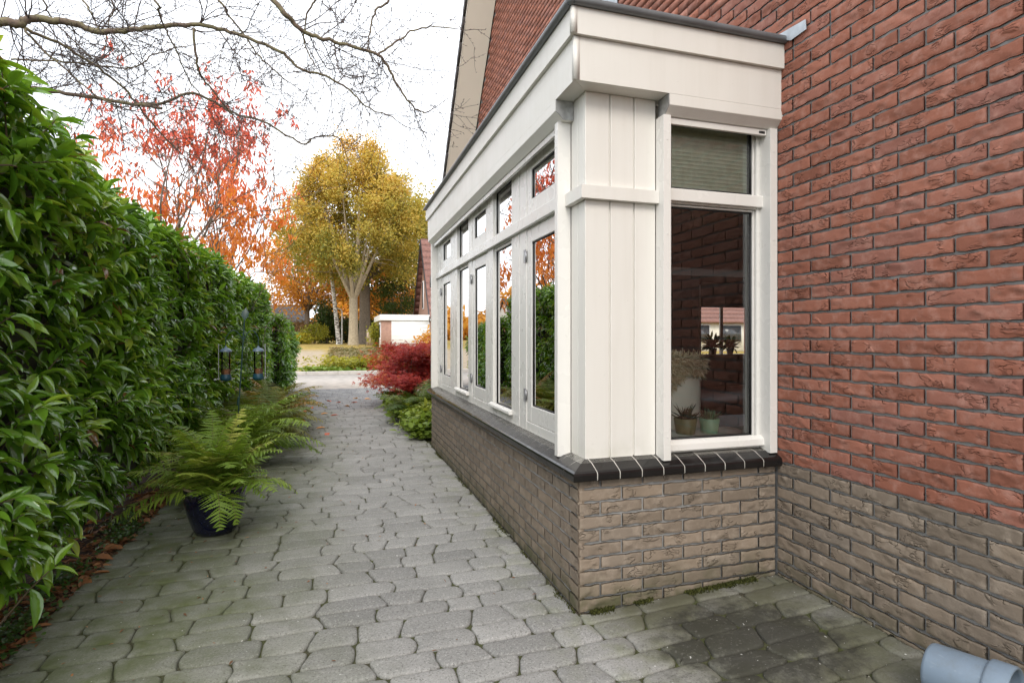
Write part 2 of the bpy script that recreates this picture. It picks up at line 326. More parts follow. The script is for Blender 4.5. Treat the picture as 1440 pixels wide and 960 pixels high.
SC.cycles.use_denoising=True; SC.cycles.use_adaptive_sampling=False; SC.cycles.sample_clamp_indirect=6

# ------------------------------------------------------------------ ground, path, road
xs=np.unique(np.concatenate((np.linspace(-400,-12,14),np.linspace(-12,12,49),np.linspace(12,400,14))))
ys=np.unique(np.concatenate((np.linspace(-60,-6,6),np.linspace(-6,48,109),np.linspace(48,600,16))))
X,Y=np.meshgrid(xs,ys); Z=terrain(X,Y)-.014
g=Geo(); nx,ny=len(xs),len(ys); I=np.arange(nx*ny).reshape(ny,nx)
g.add(np.stack((X,Y,Z),-1).reshape(-1,3),np.stack((I[:-1,:-1],I[:-1,1:],I[1:,1:],I[1:,:-1]),-1).reshape(-1,4))
tag(g.build('ground',M['ground'],smooth=True),kind='structure')

def chaikin(P):
    Q=np.roll(P,-1,0); return np.stack((.8*P+.2*Q,.2*P+.8*Q),1).reshape(-1,2)
def smooth_ring(P,k=44,passes=4):
    Q=np.vstack((P,P[:1])); L=np.concatenate(([0],np.cumsum(np.linalg.norm(np.diff(Q,axis=0),axis=1)))); t=np.linspace(0,L[-1],k,endpoint=False)
    U=np.stack((np.interp(t,L,Q[:,0]),np.interp(t,L,Q[:,1])),1)
    for _ in range(passes): U=.5*U+.25*(np.roll(U,1,0)+np.roll(U,-1,0))
    return U
def inset(P,d):
    T=np.roll(P,-1,0)-np.roll(P,1,0); T/=np.linalg.norm(T,axis=1)[:,None]+1e-9
    return P+d*np.stack((-T[:,1],T[:,0]),1)
def wavefn(seed,amp):
    r=random.Random(seed); k=[(r.uniform(4,18),r.uniform(0,6.28),r.uniform(.3,1)) for _ in range(4)]
    return lambda x: amp*sum(a*np.sin(f*x+p) for f,p,a in k)/2
def pave(name,y0,y1,rowh,lens,xlim,amp,curv,mat,jw=.0045,dome=.004,rough=.002):
    """rows of concrete pavers running across the path, each with its own wavy outline"""
    g=Geo(); rows=int((y1-y0)/rowh); bnd=[]
    ycur=y0; yb=[y0]
    for k in range(rows): ycur+=rowh*random.uniform(.88,1.12); yb.append(ycur)
    yb=[y0+(q-y0)*(y1-y0)/(yb[-1]-y0) for q in yb]
    wv=[wavefn(1000+k,amp) for k in range(rows+1)]
    for k in range(rows):
        ym=(yb[k]+yb[k+1])/2; xa,xb=xlim(ym)
        x=xa-random.uniform(0,.15); jt=[]
        while True:
            q=random.random(); c=random.uniform(-1,1)*curv
            jt.append((x,c if q<.45 else 0,random.uniform(-.010,.010) if q<.72 else random.choice((-1,1))*curv*1.3))
            if x>xb: break
            x+=random.choice(lens)*random.uniform(.92,1.08)
        for (xl,cl_,tl),(xr,cr_,tr) in zip(jt[:-1],jt[1:]):
            B=lambda xx:yb[k]+wv[k](xx); T_=lambda xx:yb[k+1]+wv[k+1](xx)
            t=np.linspace(0,1,5); L=xl+cl_*np.sin(np.pi*t)+tl*(t-.5); Rr=xr+cr_*np.sin(np.pi*t)+tr*(t-.5)
            s=np.linspace(0,1,6)
            bx=L[0]+(Rr[0]-L[0])*s; tx=Rr[-1]+(L[-1]-Rr[-1])*s
            P=np.vstack((np.stack((bx,B(bx)),1),np.stack((Rr,B(Rr)+(T_(Rr)-B(Rr))*t),1)[1:-1],np.stack((tx,T_(tx)),1),np.stack((L,B(L)+(T_(L)-B(L))*t),1)[::-1][1:-1]))
            P=smooth_ring(P); P=inset(P,jw*random.uniform(.55,1.15))+rng.normal(0,.0007,(44,2))
            lo,hi=xlim(ym); P[:,0]=np.clip(P[:,0],lo-.02*random.random(),hi)
            inside=(P[:,0]>-.0)&(P[:,1]>-.006)&(P[:,1]<4.3); P[inside&(P[:,1]<.12),1]=np.minimum(P[inside&(P[:,1]<.12),1],-.006)
            if P[:,0].max()-P[:,0].min()<.03 or P[:,1].max()-P[:,1].min()<.03: continue
            P1=inset(P,.005); P2=inset(P,.012); ce=P.mean(0); P3=ce+(P-ce)*.55
            if (P2[:,0].max()-P2[:,0].min())<.02: continue
            n_=len(P); tilt=np.array((random.gauss(0,.012),random.gauss(0,.012))); dz=random.gauss(0,.0012)
            def lift(Q,z): return np.column_stack((Q,terrain(Q[:,0],Q[:,1])+z+dz+(Q-ce)@tilt+rng.normal(0,rough*.4,len(Q))))
            V=np.vstack((lift(P,-.03),lift(P,-.008),lift(P1,-.0025),lift(P2,0),lift(P3,dome*random.uniform(.2,1)),lift(ce[None],dome*random.uniform(0,1.2))))
            F4=[(r*n_+i,r*n_+(i+1)%n_,(r+1)*n_+(i+1)%n_,(r+1)*n_+i) for r in range(4) for i in range(n_)]
            F3=[(4*n_+i,4*n_+(i+1)%n_,5*n_) for i in range(n_)]
            g.add(V,F4,F3,rnd=random.random())
    return g.build(name,mat,smooth=True)
def lim_path(y):
    if y<0: return (-2.28,1.098)
    return (-2.28,-.004) if y<4.3 else (-2.26,-.02)
tag(pave('path',-1.75,7.9,.142,[.18,.23,.27,.31],lim_path,.007,.036,M['paver'],.0026,.0022),kind='structure')
tag(pave('path_setts',7.905,11.99,.105,[.21],lambda y:(-2.4,1.2),.002,.003,M['sett'],.005,.003),kind='structure')
g=Geo(); g.box(-60,60,12.0,17.4,-.25,-.004); tag(g.build('road',M['road']),kind='structure')
g=Geo()
for i in range(60): g.box(-30+i*1.0+.004,-30+(i+1)*1.0-.004,17.402,17.55,-.2,.105)
tag(g.build('kerb',M['kerb'],bevel=.012),kind='structure')

# ------------------------------------------------------------------ the brick house with its bay window
HOUSE=empty('brick_house',(1.1,2,0))
tag(HOUSE,'red brick house with white painted bay window on buff brick base','house')
def hb(g,name,mat,**k): return g.build(name,mat,HOUSE,**k)
def bricks(g,o,u,v,nr,u0,u1,v0,v1,phase,keep,red_z,near,mat_red=0,mat_buff=1,rel=1.):
    """individual hand-moulded bricks: o + u*s + v*t, front face proud along nr"""
    o,u,v,nr=(np.array(q,float) for q in (o,u,v,nr))
    for k in range(int(round(v0/.0625)),int(round(v1/.0625))):
        zc=k*.0625; s=u0-((phase+k)%2)*.11-(.0 if k%7 else .055)
        s=u0-.11*((phase+k)%2)
        while s<u1:
            a,b=max(s,u0)+.005,min(s+.22,u1)-.005; s+=.22
            if b-a<.03: continue
            t0,t1=zc+.0055+random.uniform(-.001,.001),zc+.0570+random.uniform(-.001,.001)
            if not keep((a+b)/2,(t0+t1)/2): continue
            mi=mat_red if t0>red_z else mat_buff
            nearf=near((a+b)/2,(t0+t1)/2)
            d=random.uniform(-.0015,.002)*rel
            if nearf:
                kx,ky=18,8
                us=np.concatenate(([0,.02],np.linspace(.02,.98,kx-2)[1:-1],[.98,1])); vs=np.array((0,.06,.2,.4,.6,.8,.94,1.)); S,T=np.meshgrid(a+(b-a)*us,t0+(t1-t0)*vs)
                D=np.full(S.shape,d)
                ph=rng.uniform(0,6.28,6)
                T=T+ (.0016*np.sin(S*55+ph[0])+.001*np.sin(S*130+ph[1]))*np.linspace(-1,1,ky)[:,None]
                for _ in range(random.choice((0,0,1,1,2,3))):
                    cs,ct=random.uniform(a+.03,b-.03),random.uniform(t0+.014,t1-.014); sl=random.uniform(-.5,.5); ln=random.uniform(.012,.035)
                    q=(T-ct-(S-cs)*sl)/.008; e=np.exp(-((S-cs)/ln)**2)
                    D=D+.004*e*np.tanh(q*1.5)*np.exp(-(q*.35)**2)
                D[0,:]-=.002; D[-1,:]-=.002; D[:,0]-=.002; D[:,-1]-=.002
                D+=rng.normal(0,.0005,D.shape)
                D=D*rel
                V=(o+S[...,None]*u+T[...,None]*v+D[...,None]*nr).reshape(-1,3); I=np.arange(kx*ky).reshape(ky,kx)
                F=np.stack((I[:-1,:-1],I[:-1,1:],I[1:,1:],I[1:,:-1]),-1).reshape(-1,4)
                ring=np.concatenate((I[0,:],I[1:,-1],I[-1,-2::-1],I[-2:0:-1,0])); base=V[ring]-nr*.014
                rv=random.random(); nb=len(ring); k0=len(V)
                F2=[(ring[i],ring[(i+1)%nb],k0+(i+1)%nb,k0+i) for i in range(nb)]
                g.add(np.vstack((V,base)),np.vstack((F,np.array(F2))),rnd=rv,mi=mi)
            else:
                c=[(a,t0),(b,t0),(b,t1),(a,t1)]
                V=[o+p*u+q*v+d*nr for p,q in c]+[o+p*u+q*v-.014*nr for p,q in c]
                g.add(V,[(0,1,2,3),(0,4,5,1),(1,5,6,2),(2,6,7,3),(3,7,4,0)],rnd=random.random(),mi=mi)
EAVE=2.6; YF,YN=8.2,-3.8; TS=math.tan(R(50)); APEX=EAVE+(YF-2.2)*TS
def gable(y): return EAVE+min(YF-y,y-YN)*TS
g=Geo()
inbay=lambda s,t:(.02<s<4.18 and t<2.66)
O_=((1.1,0,0),(0,1,0),(0,0,1),(-1,0,0)); gk=lambda s,t:t<gable(s)-.02
bricks(g,*O_,-3.85,-.002,0,2.6875,0,gk,.62,lambda s,t:s>-1.6)
bricks(g,*O_,-3.85,8.2,2.6875,9.6,1,gk,.62,lambda s,t:s<1.0 and t<3.2)
bricks(g,*O_,4.2,8.2,0,2.6875,0,gk,.62,lambda s,t:False)
X=1.1085
for a,b,c_,d_ in ((YN,.02,-.1,EAVE),(4.18,YF,-.1,EAVE),(.02,4.18,2.42,EAVE),(.02,4.18,-.1,.2)):
    g.add([(X,a,c_),(X,b,c_),(X,b,d_),(X,a,d_)],[(0,1,2,3)],mi=2)
g.add([(X,YN,EAVE),(X,YF,EAVE),(X,2.2,APEX)],None,[(0,1,2)],mi=2)
hb(g,'wall',[M['brick_red'],M['brick_buff'],M['mortar']])
# bay base
g=Geo()
bricks(g,(0,0,0),(1,0,0),(0,0,1),(0,-1,0),-.0,1.099,-.0625,.625,0,lambda s,t:t<.645,9,lambda s,t:True)
bricks(g,(0,0,0),(0,1,0),(0,0,1),(-1,0,0),.0,4.2,-.0625,.625,1,lambda s,t:t<.645,9,lambda s,t:True,rel=.4)
bricks(g,(0,4.2,0),(1,0,0),(0,0,1),(0,1,0),0,1.099,0,.625,1,lambda s,t:True,9,lambda s,t:False)
g.box(.0085,1.099,.0085,.10,-.1,.628,mi=2); g.box(.0045,.10,.1005,4.192,-.1,.628,mi=2); g.box(.1005,1.099,4.10,4.192,-.1,.628,mi=2)
g.box(.004,.03,.004,.03,-.1,.626,mi=1)
hb(g,'bay_base',[M['brick_red'],M['brick_buff'],M['mortar']])
# tiled sill
def sprof(k=0): # (outward, z)
    return [(-.075,.690),(-.02,.676),(.030-k,.652-k),(.040-k,.645-k),(.043-k,.636),(.043-k,.612),(.036-k,.605+k),(-.075,.605+k)]
YE=4.24
def front_ring(x,k=0,mitre=False): return [((-o_ if mitre else x),-o_,z) for o_,z in sprof(k)]
def left_ring(y,k=0,mitre=False): return [(-o_,(-o_ if mitre else y),z) for o_,z in sprof(k)]
g=Geo(); J=.0022
ex=[.075+.1138*i for i in range(10)]; ex[-1]=1.1
g.prism(front_ring(0,0,True),front_ring(ex[0]-J),mi=0)
for a,b in zip(ex[:-1],ex[1:]): g.prism(front_ring(a+J),front_ring(b-J if b<1.09 else 1.098),mi=0)
ey=[.075+.1135*i for i in range(int((YE-.075)/.1135)+1)]+[YE]
g.prism(left_ring(ey[0]-J),left_ring(0,0,True),mi=0)
for a,b in zip(ey[:-1],ey[1:]): g.prism(left_ring(b-J*.6),left_ring(a+J*.6),mi=0)
sill=hb(g,'window_sill',[M['tile']],bevel=.004)
g=Geo(); g.prism(front_ring(0,.0012,True),front_ring(1.0975,.0012)); g.prism(left_ring(YE-.002,.0012),left_ring(0,.0012,True))
child(g.build('joint',M['joint']),sill)
# fascia: two boards round the bay and the roof edge trim
def wrap(g,o0,o1,z0,z1,ye,x1=1.1):
    """L-shaped board: outer offset o0, inner o1, between heights"""
    g.prism([(-o0,-o0,z0),(x1,-o0,z0),(x1,-o0,z1),(-o0,-o0,z1)],[(-o1,-o1,z0),(x1,-o1,z0),(x1,-o1,z1),(-o1,-o1,z1)])
    g.prism([(-o0,ye,z0),(-o0,-o0,z0),(-o0,-o0,z1),(-o0,ye,z1)],[(-o1,ye,z0),(-o1,-o1,z0),(-o1,-o1,z1),(-o1,ye,z1)])
YB=4.24
g=Geo(); wrap(g,.035,-.10,2.41,2.605,YB); f1=hb(g,'fascia',M['white'],bevel=.0025)
g=Geo(); wrap(g,.055,-.02,2.607,2.728,YB+.02); hb(g,'cornice_board',M['white'],bevel=.0025)
g=Geo()   # aluminium corner strips on both boards
for o_,z0,z1 in ((.0385,2.411,2.604),(.0585,2.609,2.727)):
    g.box(-o_,-o_+.027,-o_,-o_+.003,z0,z1); g.box(-o_,-o_+.003,-o_+.0031,-o_+.022,z0,z1)
hb(g,'corner_strip',M['white'])
g=Geo(); zt=2.745
g.tube([(-.066,YB+.03,zt),(-.066,2,zt),(-.066,-.05,zt)],.019,10); g.tube([(-.05,-.066,zt),(.5,-.066,zt),(1.118,-.066,zt)],.019,10)
g.lathe([(.0,-.019),(.012,-.017),(.019,-.006),(.019,.006),(.012,.017),(0.001,.019)],(-.062,-.062,zt),12)
g.box(-.05,1.10,-.05,YB,2.7285,2.738)
hb(g,'roof_trim',M['zinc'],smooth=False)
g=Geo(); g.box(.102,1.1,.102,4.2,2.412,2.5); hb(g,'bay_ceiling',M['white'])
# flashing flap on the wall
def wallpt(px,py,x):
    d=at(px,py,1.)-CAM; return CAM+d*((x-CAM[0])/d[0])
for pl in (((1092,56),(1112,57),(1134,41),(1133,27),(1093,50)),((846,8),(868,9),(868,-14),(846,-14))):
    g=Geo(); g.prism([wallpt(a,b,1.088) for a,b in pl],[wallpt(a,b,1.094) for a,b in pl]); hb(g,'lead_flashing',M['lead'])

# corner post clad in boards
g=Geo(); zs=((.672,1.902),(1.962,2.409))
for z0,z1 in zs:
    for a,b in ((.06,.184),(.188,.312),(.316,.434)):
        g.box(a+.0045 if a>.07 else .06,b,.060,.080,z0,z1)
    for a,b in ((.0805,.142),(.146,.226)):
        g.box(.060,.080,a,b,z0,z1)
g.box(.070,.434,.070,.10,.672,2.409); g.box(.070,.10,.1005,.226,.672,2.409)
post=hb(g,'corner_post',M['white'],bevel=.003)
g=Geo()
g.prism([(.028,.028,1.902),(.434,.028,1.902),(.434,.028,1.962),(.028,.028,1.962)],[(.06,.06,1.902),(.434,.06,1.902),(.434,.06,1.966),(.06,.06,1.966)])
g.prism([(.028,.226,1.902),(.028,.028,1.902),(.028,.028,1.962),(.028,.226,1.962)],[(.06,.226,1.902),(.06,.06,1.902),(.06,.06,1.966),(.06,.226,1.966)])
child(g.build('ledge',M['white'],bevel=.003),post)
# roller shutters: box, guide rails, bottom rail, end cap
def shutter(side):
    mp=(lambda s,o,z:(s,o,z)) if side=='front' else (lambda s,o,z:(o,s,z))
    s0,s1=(.452,1.112) if side=='front' else (.196,4.20)
    pr=[(-.036,2.409),(-.036,2.356),(.004,2.318),(.058,2.318),(.058,2.409)]
    g=Geo(); g.prism([mp(s0,o,z) for o,z in pr],[mp(s1,o,z) for o,z in pr]); b=hb(g,'roller_shutter',M['white'],bevel=.002)
    g=Geo(); g.prism([mp(s0-.004,o*.98,z) for o,z in pr],[mp(s0-.0003,o*.98,z) for o,z in pr]); child(g.build('end_cap',M['alu']),b)
    rails=((.435,.475),(1.052,1.096)) if side=='front' else ((.227,.267),(4.12,4.16))
    for a,c in rails:
        g=Geo()
        def bx(s0,s1,o0,o1,z0,z1):
            p,q=mp(s0,o0,z0),mp(s1,o1,z1); g.box(p[0],q[0],p[1],q[1],z0,z1)
        bx(a,c,-.012,.058,.668,2.3175)
        for z in (.78,1.25,1.75,2.2): bx((a+c)/2-.004,(a+c)/2+.004,-.0145,-.0122,z-.004,z+.004)
        child(g.build('guide_rail',M['white2'],bevel=.003),b)
    g=Geo(); a,c=rails[0][1]+.006,rails[1][0]-.004
    p,q=mp(a,.012,0),mp(c,.03,0); g.box(p[0],q[0],p[1],q[1],2.286,2.3165); br=child(g.build('bottom_rail',M['white2'],bevel=.002),b)
    g=Geo(); e=c-.045 if side=='front' else a+.02
    p,q=mp(e,.0105,0),mp(e+.035,.0119,0); g.box(p[0],q[0],p[1],q[1],2.294,2.306); child(g.build('rail_plate',M['seal']),b)
shutter('front'); shutter('left')
# fixed frames
def frames(side):
    g=Geo()
    def bx(s0,s1,o0,o1,z0,z1):
        if side=='front': g.box(s0,s1,o0,o1,z0,z1)
        else: g.box(o0,o1,s0,s1,z0,z1)
    F0,F1=.062,.150
    if side=='front':
        bx(.4765,.52,F0,F1,.684,2.408); bx(1.03,1.0512,F0,F1,.684,2.408); bx(1.0512,1.099,.0585,F1,.684,2.408)
        bx(.5205,1.0295,F0+.001,F1,.684,.735); bx(.5205,1.0295,F0+.001,F1,2.34,2.408); bx(.5205,1.0295,F0+.001,F1,1.918,1.985)
        tr=Geo(); tr.box(.478,1.062,.040,.0605,1.925,1.985)
        bs=Geo(); bs.prism([(.478,.030,.700),(.478,.0605,.700),(.478,.0605,.752),(.478,.034,.735)],[(1.066,.030,.700),(1.066,.0605,.700),(1.066,.0605,.752),(1.066,.034,.735)])
    else:
        for a,b in ((.268,.36),(.93,1.06),(1.072,1.24),(1.71,1.86),(2.40,2.54),(3.02,3.16),(3.17,3.31),(3.88,4.10)): bx(a,b,F0,F1,.684,2.408)
        bx(1.0605,1.0715,F0+.012,F1,.684,2.408); bx(3.1605,3.1695,F0+.012,F1,.684,2.408)
        bx(4.1005,4.199,.058,F1,.684,2.408)
        for a,b in ((.36,.93),(1.24,1.71),(1.86,2.40),(2.54,3.02),(3.31,3.88)):
            bx(a+.0005,b-.0005,F0+.001,F1,.684,.742); bx(a+.0005,b-.0005,F0+.001,F1,2.345,2.408); bx(a+.0005,b-.0005,F0+.001,F1,1.912,1.99)
        tr=Geo(); tr.box(.036,.0605,.27,4.115,1.918,1.986)
        bs=[]
        for a,b in ((1.21,1.74),(2.51,3.05)):
            bs.append(Geo()); bs[-1].prism([(.034,a,.742),(.0605,a,.742),(.0605,a,.775),(.036,a,.762)],[(.034,b,.742),(.0605,b,.742),(.0605,b,.775),(.036,b,.762)])
    f=hb(g,'bay_frame',M['white2'],bevel=.003)
    child(tr.build('transom',M['white2'],bevel=.004),f); [child(q.build('weather_bar',M['white2'],bevel=.004),f) for q in (bs if isinstance(bs,list) else [bs])]
frames('front'); frames('left')
def window(side,s0,s1,z0,z1,sash,hinges=False,bottom=None):
    """one pane with its sash; sash width 0 means glazed straight into the frame"""
    def put(g,a,b,o0,o1,c,d):
        if side=='front': g.box(a,b,o0,o1,c,d)
        else: g.box(o0,o1,a,b,c,d)
    bo=bottom or sash; O=.066 if sash>.03 else .076
    g=Geo(); i0,i1,k0,k1=s0+sash,s1-sash,z0+bo,z1-sash
    put(g,s0+.002,i0,O,.135,z0+.002,z1-.002); put(g,i1,s1-.002,O,.135,z0+.002,z1-.002)
    put(g,i0+.0003,i1-.0003,O+.0005,.135,z0+.002,k0); put(g,i0+.0003,i1-.0003,O+.0005,.135,k1,z1-.002)
    wd=hb(g,'window',M['white2'],bevel=.004)
    g=Geo(); e=.007
    put(g,i0+.0005,i0+e,O+.008,.11,k0+.001,k1-.001); put(g,i1-e,i1-.0005,O+.008,.11,k0+.001,k1-.001); put(g,i0+e,i1-e,O+.0085,.11,k0+.001,k0+e); put(g,i0+e,i1-e,O+.0085,.11,k1-e,k1-.001)
    child(g.build('seal',M['seal']),wd)
    g=Geo()
    o_=O+.014; q=[(i0+.001,k0+.001),(i1-.001,k0+.001),(i1-.001,k1-.001),(i0+.001,k1-.001)]
    g.add([(s,o_,z) if side=='front' else (o_,s,z) for s,z in q],[(0,1,2,3)]); child(g.build('pane',M['glass']),wd)
    if hinges:
        for z in (z0+.16,z1-.16):
            g=Geo(); g.tube([(O-.012,s1+.004,z-.04),(O-.012,s1+.004,z+.04)],.008,8); g.box(O-.012,O-.002,s1-.012,s1+.018,z-.03,z+.03); child(g.build('hinge',M['hinge']),wd)
    return wd
window('front',.52,1.03,.735,1.918,.012); window('front',.52,1.03,1.985,2.34,.012)
for s0,s1,t in ((.36,.93,1),(1.24,1.71,0),(1.86,2.40,1),(2.54,3.02,0),(3.31,3.88,1)):
    if t: window('left',s0,s1,.742,1.912,.085,True,.10); window('left',s0,s1,1.99,2.345,.08,False,.095)
    else: window('left',s0,s1,.742,1.912,.022); window('left',s0,s1,1.99,2.345,.022)
# inner sill boards
g=Geo(); g.box(.1505,1.3,.1505,.40,.71,.738); g.box(.1505,.40,.4005,4.1,.71,.738); hb(g,'inner_sill',M['white'],bevel=.004)
# the room behind
g=Geo(); FX1=9.2
g.box(1.25,1.27,YN,.1,.2,2.55); g.box(1.25,1.27,4.1,8.0,.2,2.55); g.box(1.25,FX1,YN-.0,YN+.05,.2,2.55); g.box(FX1,FX1+.05,YN,8.05,.2,2.55)
WX0,WX1,WZ0,WZ1=6.32,7.62,.88,2.36
g.box(1.27,WX0,8.0,8.06,.2,2.55); g.box(WX1,FX1,8.0,8.06,.2,2.55); g.box(WX0,WX1,8.0,8.06,.2,WZ0); g.box(WX0,WX1,8.0,8.06,WZ1,2.55)
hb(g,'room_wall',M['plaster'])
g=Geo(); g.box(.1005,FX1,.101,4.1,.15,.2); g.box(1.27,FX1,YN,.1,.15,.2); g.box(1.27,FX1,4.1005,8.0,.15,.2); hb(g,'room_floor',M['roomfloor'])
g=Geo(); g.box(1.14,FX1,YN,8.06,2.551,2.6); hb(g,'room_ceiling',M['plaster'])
g=Geo(); g.box(WX0,WX1,7.9,7.998,WZ0-.03,WZ0); g.box(WX0,WX0+.05,8.0,8.05,WZ0+.0,WZ1); g.box(WX1-.05,WX1,8.0,8.05,WZ0,WZ1); g.box(6.86,6.92,8.0,8.05,WZ0,WZ1)
bw=hb(g,'rear_window',M['white2'])
g=Geo(); g.box(WX0+.02,WX1-.02,7.96,7.975,1.88,2.40); child(g.build('blind',M['plaster']),bw)
# outer shell: far wall, rear wall, roof, bargeboard
g=Geo()
g.box(1.1,WX0,8.07,8.2,-.1,2.6); g.box(WX1,9.4,8.07,8.2,-.1,2.6); g.box(WX0,WX1,8.07,8.2,-.1,WZ0); g.box(WX0,WX1,8.07,8.2,WZ1,2.6)
g.box(9.26,9.4,YN,8.06,-.1,2.6); g.box(1.12,9.4,YN-.1,YN-.001,-.1,2.6)
hb(g,'rear_wall',M['brick_red'])
def roofpl(g,x0,x1,y,off,th):
    """two slopes following the gable line, off = height above it"""
    a=EAVE+off; yo=.55
    for sgn,ye in ((1,YF),(-1,YN)):
        e=ye+sgn*yo; ze=a-yo*TS; rid=APEX+off
        P=[(e,ze),(2.2,rid),(2.2,rid+th),(e,ze+th)]
        g.prism([(x0,q,z) for q,z in P],[(x1,q,z) for q,z in P])
M['rooftile']=simple('dark_roof_tile',(.055,.05,.05),.7,.3,12,bump=.4,bscale=40)
g=Geo(); roofpl(g,.72,9.6,0,.30,.06)
L=math.hypot(YF-2.2+.55,(YF-2.2+.55)*TS); nt_=int(L/.33)
for i in range(nt_):   # verge tiles stepping down the edge
    for sgn in (1,-1):
        t0,t1=i/nt_,(i+1.12)/nt_
        def pt(t,dz): 
            q=(YF+.55-2.2)*(t); return (2.2+sgn*q, APEX+.36-q*TS+dz)
        a,b=pt(t0,.0),pt(t1,.045)
        g.prism([(.70,a[0],a[1]-.10),(.70,b[0],b[1]-.10),(.70,b[0],b[1]+.03),(.70,a[0],a[1]+.03)],[(.95,a[0],a[1]-.10),(.95,b[0],b[1]-.10),(.95,b[0],b[1]+.03),(.95,a[0],a[1]+.03)])
hb(g,'roof',M['rooftile'])
g=Geo()
for sgn,ye in ((1,YF),(-1,YN)):
    e=ye+sgn*.55; ze=EAVE-.55*TS
    P=[(e,ze+.20),(2.2,APEX+.20),(2.2,APEX+.295),(e,ze+.295)]
    g.prism([(.735,q,z) for q,z in P],[(.765,q,z) for q,z in P])
    g.prism([(.74,e,ze+.197),(.74,2.2,APEX+.197),(1.088,2.2,APEX-.02),(1.088,e,ze-.02)],[(.74,e,ze+.22),(.74,2.2,APEX+.22),(1.088,2.2,APEX+.003),(1.088,e,ze+.003)])
hb(g,'bargeboard',M['soffit'])

# ------------------------------------------------------------------ things in the window and the room
g=Geo()
nz=15
for i in range(nz):
    z0=2.014+(2.315-2.014)*i/nz; z1=2.014+(2.315-2.014)*(i+1)/nz; zm=(z0+z1)/2
    g.add([(.535,.113,z0),(1.015,.113,z0),(1.015,.121,zm),(.535,.121,zm),(1.015,.113,z1),(.535,.113,z1)],[(0,1,2,3),(3,2,4,5)])
g.box(.536,1.014,.111,.124,2.002,2.014); g.box(.536,1.014,.111,.126,2.315,2.325)
tag(g.build('pleated_blind',M['blind']),'pale green pleated blind drawn down behind the upper pane of the front window','blind')
def succulent(x,y,name_label,col,rad,h,nl,ll,leafcol):
    t=empty('potted_succulent',(x,y,.738)); tag(t,name_label,'potted plant','succulents on the window sill')
    pm=simple('pot_glaze',col,.45,.08,12)
    g=Geo(); g.lathe([(rad*.78,0),(rad*.80,.004),(rad,h),(rad*.95,h+.002),(rad*.9,h-.01),(.001,h-.012)],(x,y,.738),28); g.build('pot',pm,t,smooth=False,bevel=0)
    g=Geo(); az=rng.uniform(0,6.28,nl); el=rng.uniform(.25,1.35,nl); d=np.stack((np.cos(az)*np.cos(el),np.sin(az)*np.cos(el),np.sin(el)),1)
    pos=np.tile((x,y,.738+h-.01),(nl,1))+rng.normal(0,rad*.25,(nl,3))*(1,1,.1)
    g.inst(T_SUC,pos,d,np.tile((0,0,1.),(nl,1))+rng.normal(0,.2,(nl,3)),rng.uniform(.7,1.1,nl)*ll,ll*.17,rng.uniform(0,1,nl)); g.build('plant',leafcol,t,smooth=True)
def leaf_tmpl(nst,wf,fold=.25,droop=.15,mid=True):
    V=[];F4=[];F3=[]
    ts=np.linspace(0,1,nst)
    for t in ts:
        w_=wf(t); z=-droop*t*t
        V+= [(-w_,t,z+fold*w_*.3),(0,t,z),(w_,t,z+fold*w_*.3)]
    for i in range(nst-1):
        a=i*3; F4+=[(a,a+1,a+4,a+3),(a+1,a+2,a+5,a+4)]
    return np.array(V),F4,F3
ell=lambda t: max(.03,(math.sin(math.pi*min(1,t**.85))**.8))*.5 if t<1 else .0
T_LAUREL=leaf_tmpl(6,lambda t:(.05 if t==0 else (0.0 if t==1 else .5*math.sin(math.pi*t**.9)**.75)),.9,.22)
T_SUC=leaf_tmpl(5,lambda t:.5*(1-t)**.7*(.6+.4*math.sin(3*t)) ,.5,-.05)
T_SIMPLE=leaf_tmpl(4,lambda t:(0.06 if t==0 else (0.0 if t==1 else .5*math.sin(math.pi*t**.9)**.8)),.6,.18)
T_CARD=leaf_tmpl(3,lambda t:(.12 if t==0 else (.1 if t==1 else .5)),.6,.1)
T_PINNA=leaf_tmpl(15,lambda t:.5*(1-t**1.6)*(1.0 if int(round(t*14))%2==0 else .42)+.01,.1,.12)
T_ROUND=leaf_tmpl(5,lambda t:(.1 if t==0 else (.12 if t==1 else .5*math.sin(math.pi*(t*.9+.05))**.55)),.7,.12)
def palmate():
    V=[(0,0,0)];F3=[]
    lob=[(-75,.55),(-42,.8),(0,1.0),(42,.8),(75,.55)]
    for a,l in lob:
        a=R(a); d=np.array((math.sin(a),math.cos(a))); p=np.array((d[1],-d[0])); k=len(V)
        V+=[tuple(d*l*.45-p*.085)+(0.02,),tuple(d*l)+(-.12*l,),tuple(d*l*.45+p*.085)+(0.02,)]
        F3+=[(0,k,k+1),(0,k+1,k+2)]
    return np.array(V),[],F3
T_MAPLE=palmate()
succulent(.745,.27,'spiky dark succulent in an olive green pot on the window sill',(.17,.16,.075),.062,.082,40,.10,leafmat('dark_succulent',[(0,(.03,.05,.03)),(1,(.09,.12,.06))],.4,.1))
succulent(.885,.255,'small pale succulent in a mint green pot on the window sill',(.30,.46,.30),.055,.078,34,.075,leafmat('pale_succulent',[(0,(.10,.17,.10)),(1,(.22,.32,.18))],.4,.1))
